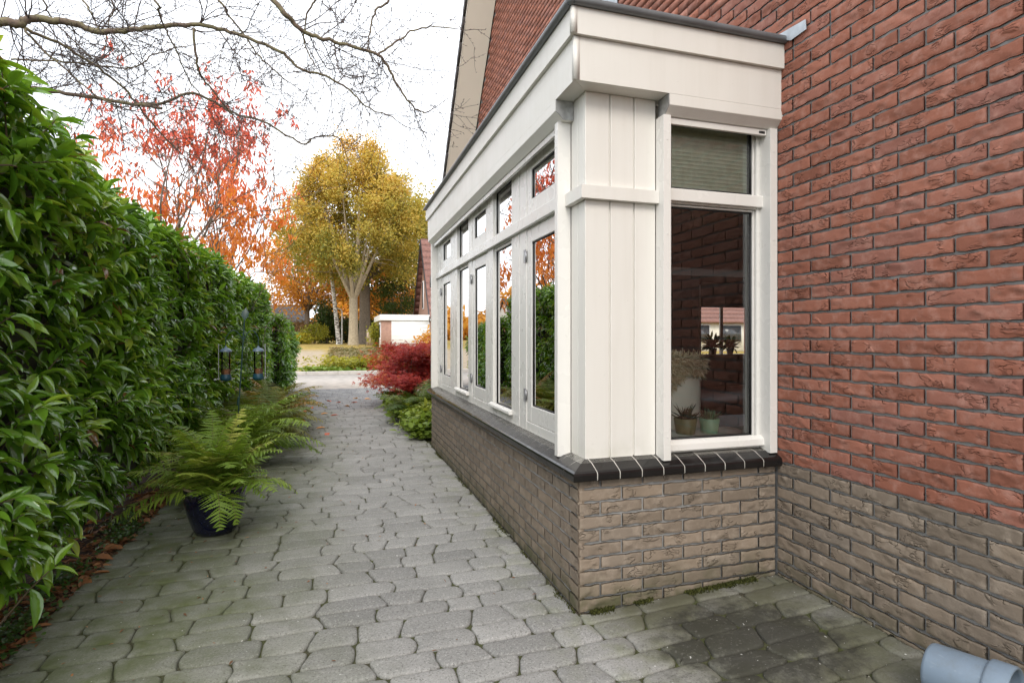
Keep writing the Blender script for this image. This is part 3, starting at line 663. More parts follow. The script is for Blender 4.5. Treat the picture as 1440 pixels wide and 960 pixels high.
# armchair
AX,AY=.86,.86
t=empty('armchair',(AX,AY,.2)); tag(t,'cream leather armchair with tall back seen through the front window','armchair')
M['leather']=simple('cream_leather',(.85,.81,.70),.42,.04,5,bump=.2,bscale=60)
g=Geo(); g.box(AX-.36,AX+.36,AY-.10,AY+.10,.45,1.10); g.build('backrest',M['leather'],t,bevel=.06,seg=4)
g=Geo(); g.box(AX-.30,AX+.30,AY+.12,AY+.68,.38,.62); g.build('seat',M['leather'],t,bevel=.05,seg=4)
for s in (-1,1):
    g=Geo(); g.box(AX+s*.31,AX+s*.44,AY-.12,AY+.66,.30,.66); g.build('armrest',M['leather'],t,bevel=.045,seg=4)
g=Geo(); g.box(AX-.34,AX+.34,AY-.08,AY+.6,.2,.30); g.build('base',M['leather'],t,bevel=.02)
# sheepskin
M['fleece']=leafmat('sheepskin_fleece',[(0,(.50,.42,.28)),(.5,(.78,.70,.52)),(1,(.88,.82,.68))],.9,.2,.1)
g=Geo(); k=14000
u=rng.uniform(-1,1,k); v=rng.uniform(-1,1,k)
Ls=v*.26; Ls=np.where(Ls<-.11,-.11+(Ls+.11)*(.75+.45*np.sin(u*5+1)),Ls); xx=AX+.02+u*.33*(1-.15*v*v)
yy=np.where(Ls<-.11,AY-.115,np.where(Ls>.11,AY+.115,AY+Ls)); zz=1.112-np.maximum(0,np.abs(Ls)-.11)*np.where(Ls<0,1.,1.)
nr=np.stack((np.zeros(k),np.where(Ls<-.11,-1,np.where(Ls>.11,1,0.)),np.where(np.abs(Ls)<=.11,1.,0.25)),1)
dr=nr*.45+np.stack((rng.normal(0,.5,k),rng.normal(0,.3,k)+np.sign(Ls)*.1,rng.normal(-.55,.35,k)),1)
g.inst(T_CARD,np.stack((xx,yy,zz),1),dr,nr+rng.normal(0,.4,(k,3)),rng.uniform(.035,.075,k),.008,rng.uniform(0,1,k))
tag(g.build('sheepskin',M['fleece'],smooth=True),'shaggy cream sheepskin thrown over the back of the armchair','sheepskin')
# plants in the rear window of the room
for i,(x,h,lab) in enumerate(((6.62,.42,'tall dark leafy houseplant in the far window of the room'),(7.05,.32,'low bushy houseplant right of the far window post'))):
    t=empty('houseplant',(x,7.94,WZ0)); tag(t,lab,'houseplant')
    g=Geo(); g.lathe([(.06,0),(.085,.13),(.075,.13),(.07,.11),(.001,.105)],(x,7.94,WZ0),20); g.build('pot',M['plaster'],t)
    nl=120; az=rng.uniform(0,6.28,nl); el=rng.uniform(.0,1.3,nl); d=np.stack((np.cos(az)*np.cos(el),np.sin(az)*np.cos(el)*.4,np.sin(el)),1)
    g=Geo(); g.inst(T_SIMPLE,np.tile((x,7.94,WZ0+.12),(nl,1))+d*rng.uniform(0,h*.6,nl)[:,None],d+rng.normal(0,.3,(nl,3)),np.tile((0,-.3,1.),(nl,1)),h*.45,.05,rng.uniform(0,.8,nl)); g.build('foliage',M['greenleaf'],t,smooth=True)

# ------------------------------------------------------------------ hedge
def unit(a): return a/(np.linalg.norm(a,axis=-1,keepdims=True)+1e-9)
def hedge(name,label,x_face,depth,y0,y1,htop,zbot,dens,seed,leaf=.115,bulge=.07):
    r=np.random.default_rng(seed)
    t=empty(name,(x_face-depth/2,(y0+y1)/2,0)); tag(t,label,'hedge')
    Hh=lambda y: htop(y)
    def surf(y):
        return x_face+bulge*(np.sin(y*1.7+.5)*.4+np.sin(y*4.1)*.3+np.sin(y*.6+2)*.5)
    n1=int((y1-y0)*1.95*dens); n2=int((y1-y0)*depth*dens*1.1); n3=int(depth*2*dens*.8)
    yy=r.uniform(y0,y1,n1); hz=Hh(yy); v=r.uniform(0,1,n1); zz=zbot+(hz-zbot)*v
    rnd_=.10*np.clip((v-.88)/.12,0,1)**2
    px=surf(yy)-rnd_+.06*np.sin(zz*3+yy*2)*.6-.15*np.clip(1-v*5,0,1)+r.normal(0,.035,n1)-r.exponential(.03,n1)
    nrm=np.stack((np.ones(n1),np.zeros(n1),np.clip((v-.8)*3,0,.8)),1); pos=np.stack((px,yy,zz),1)
    y2=r.uniform(y0,y1,n2); x2=surf(y2)-r.uniform(0,depth,n2); z2=Hh(y2)+r.normal(0,.035,n2)-.10*np.clip(1-(surf(y2)-x2)/.12,0,1)**2
    pos=np.vstack((pos,np.stack((x2,y2,z2),1))); nrm=np.vstack((nrm,np.tile((.15,0,1.),(n2,1))))
    for ye,s in ((y0,-1),(y1,1)):
        x3=surf(np.full(n3,ye))-r.uniform(0,depth,n3); z3=r.uniform(zbot,Hh(ye),n3)
        pos=np.vstack((pos,np.stack((x3,ye+r.normal(0,.04,n3),z3),1))); nrm=np.vstack((nrm,np.tile((0,s,.2),(n3,1))))
    S=len(pos); nrm=unit(nrm)
    sd=unit(nrm*.75+np.stack((r.normal(0,.35,S),r.normal(0,.5,S),r.normal(.30,.35,S)),1))
    g=Geo(); st=Geo(); k=8
    tone=np.clip(.42+.18*np.sin(pos[:,1]*2.3+pos[:,2]*3.1)+r.normal(0,.2,S),0,1)
    a=np.cross(sd,np.array((0,0,1.))); a=unit(a); b=np.cross(sd,a)
    P=[];D=[];NN=[];Rn=[];Ln=[]
    for i in range(k):
        az=i*2.4+r.uniform(0,6.28,S)*.15+tone*9; f=i/(k-1)
        rad=np.cos(az)[:,None]*a+np.sin(az)[:,None]*b
        d=unit(sd*(.25+.75*f)+rad*(1.0-.45*f)+np.array((0,0,-.42))+r.normal(0,.18,(S,3)))
        P.append(pos+sd*((f-.75)*.11)[...,None] if np.ndim(f) else pos+sd*((f-.75)*.11)); D.append(d)
        NN.append(unit(sd*.55+np.array((.15,-.1,.95))+r.normal(0,.33,(S,3)))); 
        Rn.append(np.clip(tone*.75+.12*f+r.normal(0,.13,S)+(r.random(S)<.02)*.45,0,1)); Ln.append(leaf*r.uniform(.5,1.3,S)*(1-.3*f))
    P=np.vstack(P);D=np.vstack(D);NN=np.vstack(NN);Rn=np.concatenate(Rn);Ln=np.concatenate(Ln)
    g.inst(T_LAUREL,P,D,NN,Ln,Ln*r.uniform(.28,.40,len(Ln)),Rn); g.build('foliage',M['laurel'],t,smooth=True)
    idx=np.where(pos[:,1]<5)[0] if S>2000 else np.arange(S)
    for i in idx[::2]:
        st.tube([pos[i]-sd[i]*.22+np.array((0,0,-.03)),pos[i]-sd[i]*.08,pos[i]+sd[i]*.03],[.004,.0032,.002],4,cap=False)
    st.build('stem',M['laurel_stem'],t,smooth=True)
    c=Geo(); yk=np.linspace(y0+.12,y1-.12,24)  # solid dark core, added inside the hedge to block light between leaves
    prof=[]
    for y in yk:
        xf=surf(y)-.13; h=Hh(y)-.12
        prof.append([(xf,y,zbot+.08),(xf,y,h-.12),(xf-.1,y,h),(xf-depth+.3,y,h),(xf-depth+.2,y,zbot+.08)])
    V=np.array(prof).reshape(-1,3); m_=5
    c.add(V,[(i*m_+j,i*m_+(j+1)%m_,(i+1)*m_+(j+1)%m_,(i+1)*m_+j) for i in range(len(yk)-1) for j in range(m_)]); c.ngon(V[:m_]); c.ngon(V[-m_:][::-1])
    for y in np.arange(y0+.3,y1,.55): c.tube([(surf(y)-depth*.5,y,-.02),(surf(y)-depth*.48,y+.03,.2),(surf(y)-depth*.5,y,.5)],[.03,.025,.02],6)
    c.build('dark_core_and_stems',M['inner'],t)
    return t
hedge('laurel_hedge','tall clipped cherry laurel hedge along the left edge of the path',-2.30,.78,-.9,9.3,lambda y:2.13+.17*np.clip(1.3-np.asarray(y),0,1)+.02*np.sin(np.asarray(y)*3)-.012*np.clip(np.asarray(y)-4,0,9),.21,128,3,leaf=.128)
hedge('laurel_hedge','lower rounded laurel shrub at the far end of the tall hedge',-2.02,.9,9.5,11.6,lambda y:1.62-.25*(np.asarray(y)-9.5)**2/3,.1,105,5,leaf=.12)

# ------------------------------------------------------------------ ferns
def fern(base,nf,length,mat,seed,tmin,tmax,lean=(0,0),label='',group=None,lo=.05,fr=(40,80),az=None,drop=(60,115),extra=()):
    r=np.random.default_rng(seed); t=empty('fern',base); tag(t,label,'fern',group)
    g=Geo(); st=Geo()
    for f in range(nf+len(extra)):
        a=r.uniform(0,6.28) if az is None else az[f%len(az)]+r.normal(0,.3)
        L=length*r.uniform(.5,1.1); e0=R(r.uniform(*fr)); e1=e0-R(r.uniform(*drop))
        if f>=nf: a,e0,e1,L=extra[f-nf]; e0,e1=R(e0),R(e1)
        k=18; P=[np.array(base)+np.array((r.normal(0,.03),r.normal(0,.03),0))]; Dv=[]
        for i in range(k):
            e=e0+(e1-e0)*(i/k)**1.3; aa=a+.25*math.sin(f+i*.1)
            d=np.array((math.cos(aa)*math.cos(e)+lean[0]*.2,math.sin(aa)*math.cos(e)+lean[1]*.2,math.sin(e))); Dv.append(d/np.linalg.norm(d)); q=P[-1]+Dv[-1]*L/k; q[2]=max(q[2],lo); P.append(q)
        P=np.array(P); st.tube(P,np.linspace(.003,.0008,k+1),4,cap=False)
        npn=max(15,int(L*46)); tt=np.linspace(.10,.985,npn); idx=tt*k; i0=np.clip(idx.astype(int),0,k-1); fr_=idx-i0
        C=P[i0]+(P[i0+1]-P[i0])*fr_[:,None]; T=unit(P[i0+1]-P[i0])
        side=unit(np.cross(T,np.array((0,0,1.)))+1e-6); up=np.cross(side,T)
        pl=L*.30*np.clip(np.sin(np.pi*np.clip(tt*.82+.14,0,1))**.85,.05,1)*(1-.35*tt)+.006
        tone=np.clip(r.uniform(tmin,tmax)+r.normal(0,.05,len(tt)),0,1)
        for s in (-1,1):
            d=side*s+T*.38+np.array((0,0,-.16))+r.normal(0,.13,(len(tt),3))
            g.inst(T_PINNA,C,d,up+r.normal(0,.28,(len(tt),3)),pl*r.uniform(.9,1.08,len(tt)),np.full(len(tt),L/npn*.92),tone)
    g.build('foliage',mat,t,smooth=True); st.build('stalk',M['fern_stem'],t,smooth=True); return t
# potted fern by the hedge
PX,PY=-1.80,1.70
t=empty('plant_pot',(PX,PY,0)); tag(t,'dark blue glazed pot holding a fern on the path by the hedge','plant pot')
m,nt,p,out=nodes('dark_blue_glaze'); n=N(nt); P=n.pos()
n.lk(n.mix(n.step(n.noise(P,130,2),.66,.72),(.006,.007,.022),(.05,.07,.16)),p.inputs['Base Color']); p.inputs['Roughness'].default_value=.12; p.inputs['Coat Weight'].default_value=.5; M['blueglaze']=m
g=Geo(); g.lathe([(.105,.003),(.118,.006),(.135,.04),(.165,.13),(.183,.22),(.186,.285),(.181,.295),(.166,.297)],(PX,PY,0),48); g.build('body',M['blueglaze'],t,smooth=True)
g=Geo(); g.lathe([(.183,.297),(.187,.304),(.180,.309),(.166,.305),(.165,.297)],(PX,PY,0),48); g.build('rim',simple('bare_clay_rim',(.36,.27,.19),.8,.15,20),t,smooth=True)
g=Geo(); g.lathe([(.166,.262),(.12,.270),(.001,.275)],(PX,PY,0),24); g.build('soil',simple('potting_soil',(.05,.033,.022),.95,.4,40,bump=.8,bscale=60),t)
fern((PX,PY,.27),110,.50,M['fern'],21,.15,1.,label='bright green fern spilling over the dark blue pot',lo=.02,fr=(22,88),drop=(30,85),
     extra=[(-1.1,25,-95,.46),(-.95,15,-88,.40),(-2.7,8,-45,.55),(-2.9,12,-50,.52),(-.1,20,-60,.5),(.25,20,-50,.48),(1.2,75,50,.55),(2,80,40,.55)])
# foreground drooping fronds of the same pot are part of that fern; ferns in the border follow
HG='ferns along the foot of the hedge'
fern((-2.02,3.55,.02),34,.95,M['fern'],22,.1,.75,lean=(.5,-.2),label='green fern with upright fronds around the bird feeder pole',group=HG,fr=(40,85))
fern((-1.98,4.6,.02),56,.92,M['fern_dark'],23,.2,.85,lean=(.45,-.1),label='olive fern arching over the path just past the bird feeders',group=HG,fr=(40,85))
fern((-1.95,5.6,.02),54,.95,M['fern_dark'],24,.3,1.,lean=(.45,0),label='bronze tinted fern in the middle of the hedge border',group=HG,fr=(40,85))
fern((-1.98,6.7,.02),48,.95,M['fern_dark'],25,.3,1.,lean=(.45,0),label='farthest bronze fern by the end of the hedge',group=HG,fr=(40,85))
fern((.12,6.0,.02),44,.85,M['fern_dark'],26,.0,.5,lean=(-.4,-.2),label='dark green fern between the crimson maple and the bay window',fr=(45,85))
fern((-2.15,2.55,.02),12,.45,M['fern'],27,.2,.7,lean=(.4,-.3),label='small fern between the potted fern and the hedge',fr=(30,75))

# ------------------------------------------------------------------ bird feeders
M['pole']=simple('dark_green_pole',(.018,.05,.042),.4,.1); M['cap']=simple('blue_grey_plastic',(.10,.15,.20),.35,.08); M['fbase']=simple('teal_plastic',(.014,.06,.09),.35,.1)
M['nuts']=simple('peanuts',(.42,.17,.07),.7,.35,60,bump=1,bscale=60,bdist=.01); M['rod']=simple('dull_steel_rod',(.45,.46,.46),.45,.05,metal=.5)
BX,BY=-1.93,3.62
t=empty('feeder_pole',(BX,BY,0)); tag(t,'slim dark green pole with two curled arms standing in the ferns','feeder pole')
g=Geo(); g.tube([(BX-.04,BY,-.05),(BX-.02,BY,.6),(BX+.02,BY,1.25),(BX+.03,BY,1.42)],.0065,8); g.build('pole',M['pole'],t,smooth=True)
g=Geo(); g.tube([(BX-.027,BY,.60),(BX-.02,BY,.68)],.012,10); g.build('clamp',M['pole'],t,smooth=True)
g=Geo(); g.inst(T_SIMPLE,np.array([(BX+.03,BY,1.42)]),np.array([(0.1,0,1.)]),np.array([(0,-1.,.1)]),.12,.07,.5); g.build('finial',M['pole'],t,smooth=True)
FD=[(BX-.13,BY-.02),(BX+.15,BY+.02)]
for fx,fy in FD:
    s=np.linspace(0,1,12); g=Geo(); ax=np.stack((BX+.02+(fx-BX-.02)*s,BY+(fy-BY)*s,1.22+.10*np.sin(np.pi*s*.9)+.0*s),1); ax=np.vstack((ax,(fx,fy,1.17))); g.tube(ax,.0045,6); g.build('arm',M['pole'],t,smooth=True)
    f=empty('bird_feeder',(fx,fy,.84)); tag(f,'tubular seed feeder with peanuts hanging on the '+('left' if fx<BX else 'right')+' arm of the green pole','bird feeder','bird feeders on the pole')
    g=Geo(); g.lathe([(.055,1.115),(.054,1.122),(.04,1.14),(.012,1.152),(.008,1.168)],(fx,fy,0),28); g.build('lid',M['cap'],f,smooth=True)
    g=Geo(); g.lathe([(.040,.885),(.040,1.118)],(fx,fy,0),28); g.v and None; g.ng.clear(); g.build('tube',M['tubeglass'],f,smooth=True)
    g=Geo(); g.lathe([(.038,.886),(.038,.93),(.03,.945),(.001,.95)],(fx,fy,0),24); g.build('peanuts',M['nuts'],f,smooth=True)
    g=Geo(); g.lathe([(.02,.835),(.046,.842),(.052,.862),(.046,.882),(.043,.90)],(fx,fy,0),28); g.build('base',M['fbase'],f,smooth=True)
    g=Geo(); sx=-1 if fx<BX else 1; g.tube([(fx+sx*.062,fy,.845),(fx+sx*.062,fy,1.19)],.0035,6); g.tube([(fx-.075,fy-.01,.858),(fx+.075,fy+.01,.858)],.0035,6); g.build('perch_rod',M['rod'],f,smooth=True)

# ------------------------------------------------------------------ trees
def limb(p0,p1,bend,r0,r1,k=7,sd=None):
    p0,p1=np.array(p0,float),np.array(p1,float); s=np.linspace(0,1,k)[:,None]
    off=np.array(bend)*np.sin(np.pi*s); return p0+(p1-p0)*s+off, r0+(r1-r0)*s[:,0]**.8
def broadleaf(name,label,base,h,crad,ccen,nclump,nleaf,lsize,leafm,barkm,trunk_r,fork,cat='tree',group=None,seed=1,tone=None,csz=.2,limbs=9,lean=0,taper=0,clear=0):
    r=np.random.default_rng(seed); base=np.array(base,float); t=empty(name,base); tag(t,label,cat,group)
    tr=Geo(); top=base+np.array((lean,0,fork))
    P=np.array([base+(0,0,-.3),base+(0,0,.25),base+(lean*.3,0,fork*.35),base+(lean*.65,0,fork*.7),top]); tr.tube(P,[trunk_r*1.4,trunk_r*1.12,trunk_r*.98,trunk_r*.92,trunk_r*.85],12)
    cc=base+np.array(ccen); cr=np.array(crad)
    d=unit(r.normal(0,1,(nclump,3))); rad=r.uniform(.25,1,nclump)**.42; C=cc+d*cr*rad[:,None]
    hr0=np.clip((C[:,2]-cc[2])/cr[2],-1,1); C[:,:2]=cc[:2]+(C[:,:2]-cc[:2])*(1-taper*np.clip(hr0+.15,0,1))[:,None]
    C=C[C[:,2]>base[2]+fork*.75]; C=C[C[:,2]>base[2]+fork+clear*(1-.6*np.hypot(C[:,0]-cc[0],C[:,1]-cc[1])/cr[0])]
    ends=[]
    for i in range(limbs):
        a=6.28*i/limbs+r.normal(0,.25); e=cc+cr*np.array((math.cos(a)*.55,math.sin(a)*.55,r.uniform(-.35,.55)))
        Q,rr=limb(top-(0,0,.25),e,(0,0,-.03*h*r.uniform(0,1)),trunk_r*.52,trunk_r*.12,8); tr.tube(Q,rr,7,cap=False); ends.append(Q)
    Q,rr=limb(top-(0,0,.2),cc+cr*(0.05,0,.7),(.2,0,0),trunk_r*.8,trunk_r*.1,8); tr.tube(Q,rr,8,cap=False); ends.append(Q)
    E=np.vstack([q[3:] for q in ends])
    for c in C[::1]:
        j=np.argmin(np.linalg.norm(E-c,axis=1)+r.uniform(0,.3)); Q,rr=limb(E[j],c,r.normal(0,.05*h,3)*.4,trunk_r*.10,trunk_r*.02,5); tr.tube(Q,rr,4,cap=False)
    tr.build('trunk',barkm,t,smooth=True)
    g=Geo(); m_=len(C); ids=r.integers(0,m_,nleaf); ct=r.uniform(0,1,m_)
    pos=C[ids]+r.normal(0,1,(nleaf,3))*cr*csz*r.uniform(.5,1.2,m_)[ids][:,None]
    hrel=np.clip((pos[:,2]-(cc[2]-cr[2]))/(2*cr[2]),0,1)
    rn=(np.clip(.55*ct[ids]+.25*r.random(nleaf)+.2*hrel,0,1) if tone is None else tone(pos,ct[ids],hrel,r))
    g.inst(T_CARD,pos,r.normal(0,1,(nleaf,3))+(0,0,-.4),r.normal(0,1,(nleaf,3))+(0,-.3,.6),lsize*r.uniform(.6,1.3,nleaf),lsize*.62,rn); g.build('crown',leafm,t,smooth=False)
    return t
def gp(px,d,dx=0,dy=0):
    p=at(px,473,d); return (p[0]+dx,p[1]+dy,float(terrain(p[0],p[1])))
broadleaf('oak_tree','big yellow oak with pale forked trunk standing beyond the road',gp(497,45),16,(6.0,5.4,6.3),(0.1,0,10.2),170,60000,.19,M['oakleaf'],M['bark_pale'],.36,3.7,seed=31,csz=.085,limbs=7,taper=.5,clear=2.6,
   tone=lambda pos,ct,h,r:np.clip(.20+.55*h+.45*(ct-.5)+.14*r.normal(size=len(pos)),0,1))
broadleaf('beech_tree','orange beech partly hidden behind the oak, left side',gp(432,58),13,(4.6,4.5,4.2),(0,0,7.6),70,11000,.27,M['beechleaf'],M['bark_grey'],.28,3.4,seed=32,csz=.2,group='autumn trees behind the oak')
broadleaf('beech_tree','orange beech behind the oak, right of its trunk and above the garage',gp(542,60),11,(4.4,4.5,3.6),(0,0,5.6),70,11000,.27,M['beechleaf'],M['bark_grey'],.3,3,seed=33,csz=.2,group='autumn trees behind the oak')
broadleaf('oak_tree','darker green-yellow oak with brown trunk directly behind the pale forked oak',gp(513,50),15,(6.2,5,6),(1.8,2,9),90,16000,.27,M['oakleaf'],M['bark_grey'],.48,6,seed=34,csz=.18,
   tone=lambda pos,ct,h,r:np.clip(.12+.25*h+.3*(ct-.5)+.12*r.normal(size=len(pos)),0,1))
broadleaf('small_tree','pale green small tree behind the white garage',gp(560,52),7,(2.2,2.2,1.8),(0,0,4.2),30,3500,.2,M['greenleaf'],M['bark_grey'],.12,2.4,seed=35,csz=.25)
# birch: a bare white stem leaning slightly, thin yellow crown
broadleaf('birch_tree','slender white-barked birch left of the oak trunk',gp(476,49),12,(1.9,1.9,3.4),(-1.0,0,8.6),40,4000,.2,M['beechleaf'],M['birch'],.17,7.0,seed=36,csz=.22,limbs=4,lean=-.7)
broadleaf('birch_tree','thin forked birch standing farther back by the hedge',gp(452,62),8,(2.2,2,2),(0,0,6),26,2500,.22,M['beechleaf'],M['birch'],.16,4.4,seed=37,csz=.25,limbs=5)
def bush(name,label,px,d,size,h,leafm,nl,ls,seed,cat='bush',group=None,tn=(0,1)):
    r=np.random.default_rng(seed); b=np.array(gp(px,d)); t=empty(name,b); tag(t,label,cat,group)
    st=Geo(); 
    for i in range(9):
        a=r.uniform(0,6.28); Q,rr=limb(b+(0,0,-.05),b+np.array((math.cos(a)*size*.7,math.sin(a)*size*.6,h*r.uniform(.6,.95))),(0,0,.1*h),.03*h,.006,6); st.tube(Q,rr,5,cap=False)
    st.build('stem',M['bark_grey'],t,smooth=True)
    dd=unit(r.normal(0,1,(40,3))); C=b+np.array((0,0,h*.5))+dd*np.array((size,size,h*.5))*r.uniform(.3,.95,40)[:,None]
    ids=r.integers(0,40,nl); pos=C[ids]+r.normal(0,1,(nl,3))*np.array((size,size,h*.5))*.2; pos[:,2]=np.maximum(pos[:,2],b[2]+.02)
    ct=r.uniform(0,1,40); g=Geo(); g.inst(T_CARD,pos,r.normal(0,1,(nl,3)),r.normal(0,1,(nl,3))+(0,-.3,.7),ls*r.uniform(.6,1.3,nl),ls*.6,np.clip(tn[0]+(tn[1]-tn[0])*(ct[ids]*.6+r.random(nl)*.4),0,1)); g.build('foliage',leafm,t)
    return t
bush('evergreen_bush','dark green conical evergreen left of the birch stem',459,54,1.2,4.2,M['greenleaf'],4000,.2,41,tn=(0,.35))
bush('shrub','rusty brown shrub in front of the far gabled house',418,58,2.6,2.6,M['brownleaf'],4500,.2,42)
bush('shrub','bright yellow low shrub at the foot of the brown shrub',424,50,1.0,.9,M['yellowleaf'],1800,.14,43)
bush('shrub','yellow-green shrub left of the dark evergreen',442,52,1.3,1.7,M['yellowleaf'],2500,.16,44,tn=(0,.7))
bush('shrub','dark shrub below the far house roof at the left',396,60,2.6,2.2,M['greenleaf'],3500,.2,45,tn=(0,.6))
bush('shrub','green shrub between the oak trunk and the white garage',530,39,.65,1.7,M['yellowleaf'],1800,.13,46,tn=(0,.6))
bush('shrub','dark undergrowth shrub right behind the oak trunk',522,60,2.6,2.6,M['greenleaf'],4000,.2,47,tn=(0,.7))
bush('shrub','deep green undergrowth shrub between birch and oak trunks',487,62,2.6,2.8,M['greenleaf'],4000,.2,48,tn=(0,.6))
bush('shrub','golden brown shrub peeping over the maple at the bay corner',604,15,.55,1.35,M['beechleaf'],1800,.09,49)
# low planting in the verge across the road
def cover(name,label,n_,sampler,mat,ls,seed,tmpl,zr,kind='stuff',tn=(0,1)):
    r=np.random.default_rng(seed); x,y=sampler(r,n_); z=terrain(x,y)
    g=Geo(); cl=np.sin(x*2.1+seed)*np.sin(y*1.7+seed*2)*.5+.5
    pos=np.stack((x,y,z+r.uniform(*zr,n_)*(.45+.55*cl)),1)
    g.inst(tmpl,pos,np.stack((r.normal(0,1,n_),r.normal(0,1,n_),r.uniform(-.1,.6,n_)),1),r.normal(0,.45,(n_,3))+(0,0,1.),ls*r.uniform(.6,1.3,n_),ls*.7,np.clip(tn[0]+(tn[1]-tn[0])*(cl*.6+r.random(n_)*.4),0,1))
    o=g.build(name,mat,smooth=True); tag(o,label,'plants',kind=kind); return o
cover('verge_planting','low grey-green and brown ground cover in the verge across the road',26000,lambda r,k:(r.uniform(-1.4,9,k),r.uniform(19,33,k)),leafmat('verge_leaf',[(0,(.10,.12,.05)),(.5,(.20,.18,.08)),(1,(.34,.25,.15))],.6,.3,.3),.13,51,T_CARD,(.03,.38))
cover('verge_shrubs','yellow-green leafy shrubs at the front edge of the verge',7000,lambda r,k:(.6+r.normal(0,1.0,k),r.uniform(18.3,20.5,k)),M['yellowleaf'],.12,52,T_CARD,(.03,.62),tn=(0,.8))
cover('verge_grass','tuft of green grass at the corner of the verge',2500,lambda r,k:(-1.1+r.normal(0,.45,k),r.uniform(17.8,19.3,k)),leafmat('grass_blade',[(0,(.12,.20,.03)),(1,(.25,.34,.06))],.5,.3,.3),.16,53,T_SIMPLE,(.0,.2))
# ground cover beside the bay
cover('ground_cover','light green scalloped leaves of ground cover at the foot of the bay',4200,lambda r,k:(-.20+r.uniform(0,.62,k)+.05*r.normal(size=k),r.uniform(4.45,8.6,k)),M['cover'],.085,54,T_ROUND,(.03,.36))
# crimson maple
r=np.random.default_rng(61); MB=np.array((.25,8.3,0)); t=empty('japanese_maple',MB); tag(t,'low spreading crimson japanese maple beside the path','shrub')
st=Geo(); C=[]
for i in range(26):
    a=r.uniform(0,6.28); e=MB+np.array((math.cos(a)*r.uniform(.3,.95),math.sin(a)*r.uniform(.3,1.0),r.uniform(.30,1.08))); Q,rr=limb(MB+(0,0,.02),e,(0,0,.22),.022,.004,7); st.tube(Q,rr,5,cap=False); C+=[Q[4],Q[5],Q[6],Q[6]+r.normal(0,.08,3)]
st.build('trunk',M['bark_grey'],t,smooth=True); C=np.array(C); nl=9500; ids=r.integers(0,len(C),nl)
pos=C[ids]+r.normal(0,1,(nl,3))*(.14,.14,.055); pos[:,2]=np.clip(pos[:,2],.05,1.3); az=np.arctan2(pos[:,1]-MB[1],pos[:,0]-MB[0])
g=Geo(); g.inst(T_MAPLE,pos,np.stack((np.cos(az),np.sin(az),np.full(nl,-.55)),1)+r.normal(0,.4,(nl,3)),r.normal(0,.3,(nl,3))+(0,-.2,1.),.075*r.uniform(.6,1.2,nl),.075*r.uniform(.6,1.2,nl),np.clip(.5+.25*r.normal(size=nl)+.3*(pos[:,0]<-.2),0,1)); g.build('crown',M['mapleleaf'],t)

# red-orange tree behind the hedge
r=np.random.default_rng(71); RB=np.array((-3.45,8.5,0)); t=empty('cherry_tree',RB); tag(t,'slender tree with drooping red and orange leaves behind the hedge','tree')
st=Geo(); ends=[]
def twigs(p,d,L,rad,depth):
    k=6; Q=[p]; 
    for i in range(k):
        d=d+r.normal(0,.13,3)+(0,0,.05); d=d/np.linalg.norm(d); Q.append(Q[-1]+d*L/k)
    st.tube(Q,np.linspace(rad,rad*.45,k+1),5,cap=False)
    if depth==0: ends.extend(Q[2:]); return
    for i in range(5 if depth>1 else 4):
        j=r.integers(2,k+1); dd=unit(d+r.normal(0,.62,3)); twigs(Q[j],dd,L*r.uniform(.45,.75),rad*.5,depth-1)
for i in range(5):
    a=6.28*i/5+.3; twigs(RB+(0,0,.0),unit(np.array((math.cos(a)*.22,math.sin(a)*.2,1.))),3.2*r.uniform(.85,1.1),.034,3)
st.build('trunk',M['bark_grey'],t,smooth=True)
E=np.array(ends); E=E[(E[:,2]>1.9)&(E[:,2]<6.0)]; E=E[np.hypot(E[:,0]-RB[0],E[:,1]-RB[1])<1.75]; E=E[r.permutation(len(E))[:620]]; nl=6200; ids=r.integers(0,len(E),nl); pos=E[ids]+r.normal(0,.045,(nl,3))*(1,1,1.6)
hr=np.clip((pos[:,2]-2.7)/2.6,0,1); g=Geo()
g.inst(T_SIMPLE,pos,np.stack((r.normal(0,.45,nl),r.normal(0,.45,nl),np.full(nl,-1.)),1),r.normal(0,1,(nl,3))*(1,1,.3),.135*r.uniform(.5,1.1,nl),.036*r.uniform(.7,1.2,nl),np.clip(hr*.95+.14*r.normal(size=nl),0,1)); g.build('crown',M['redleaf'],t,smooth=True)

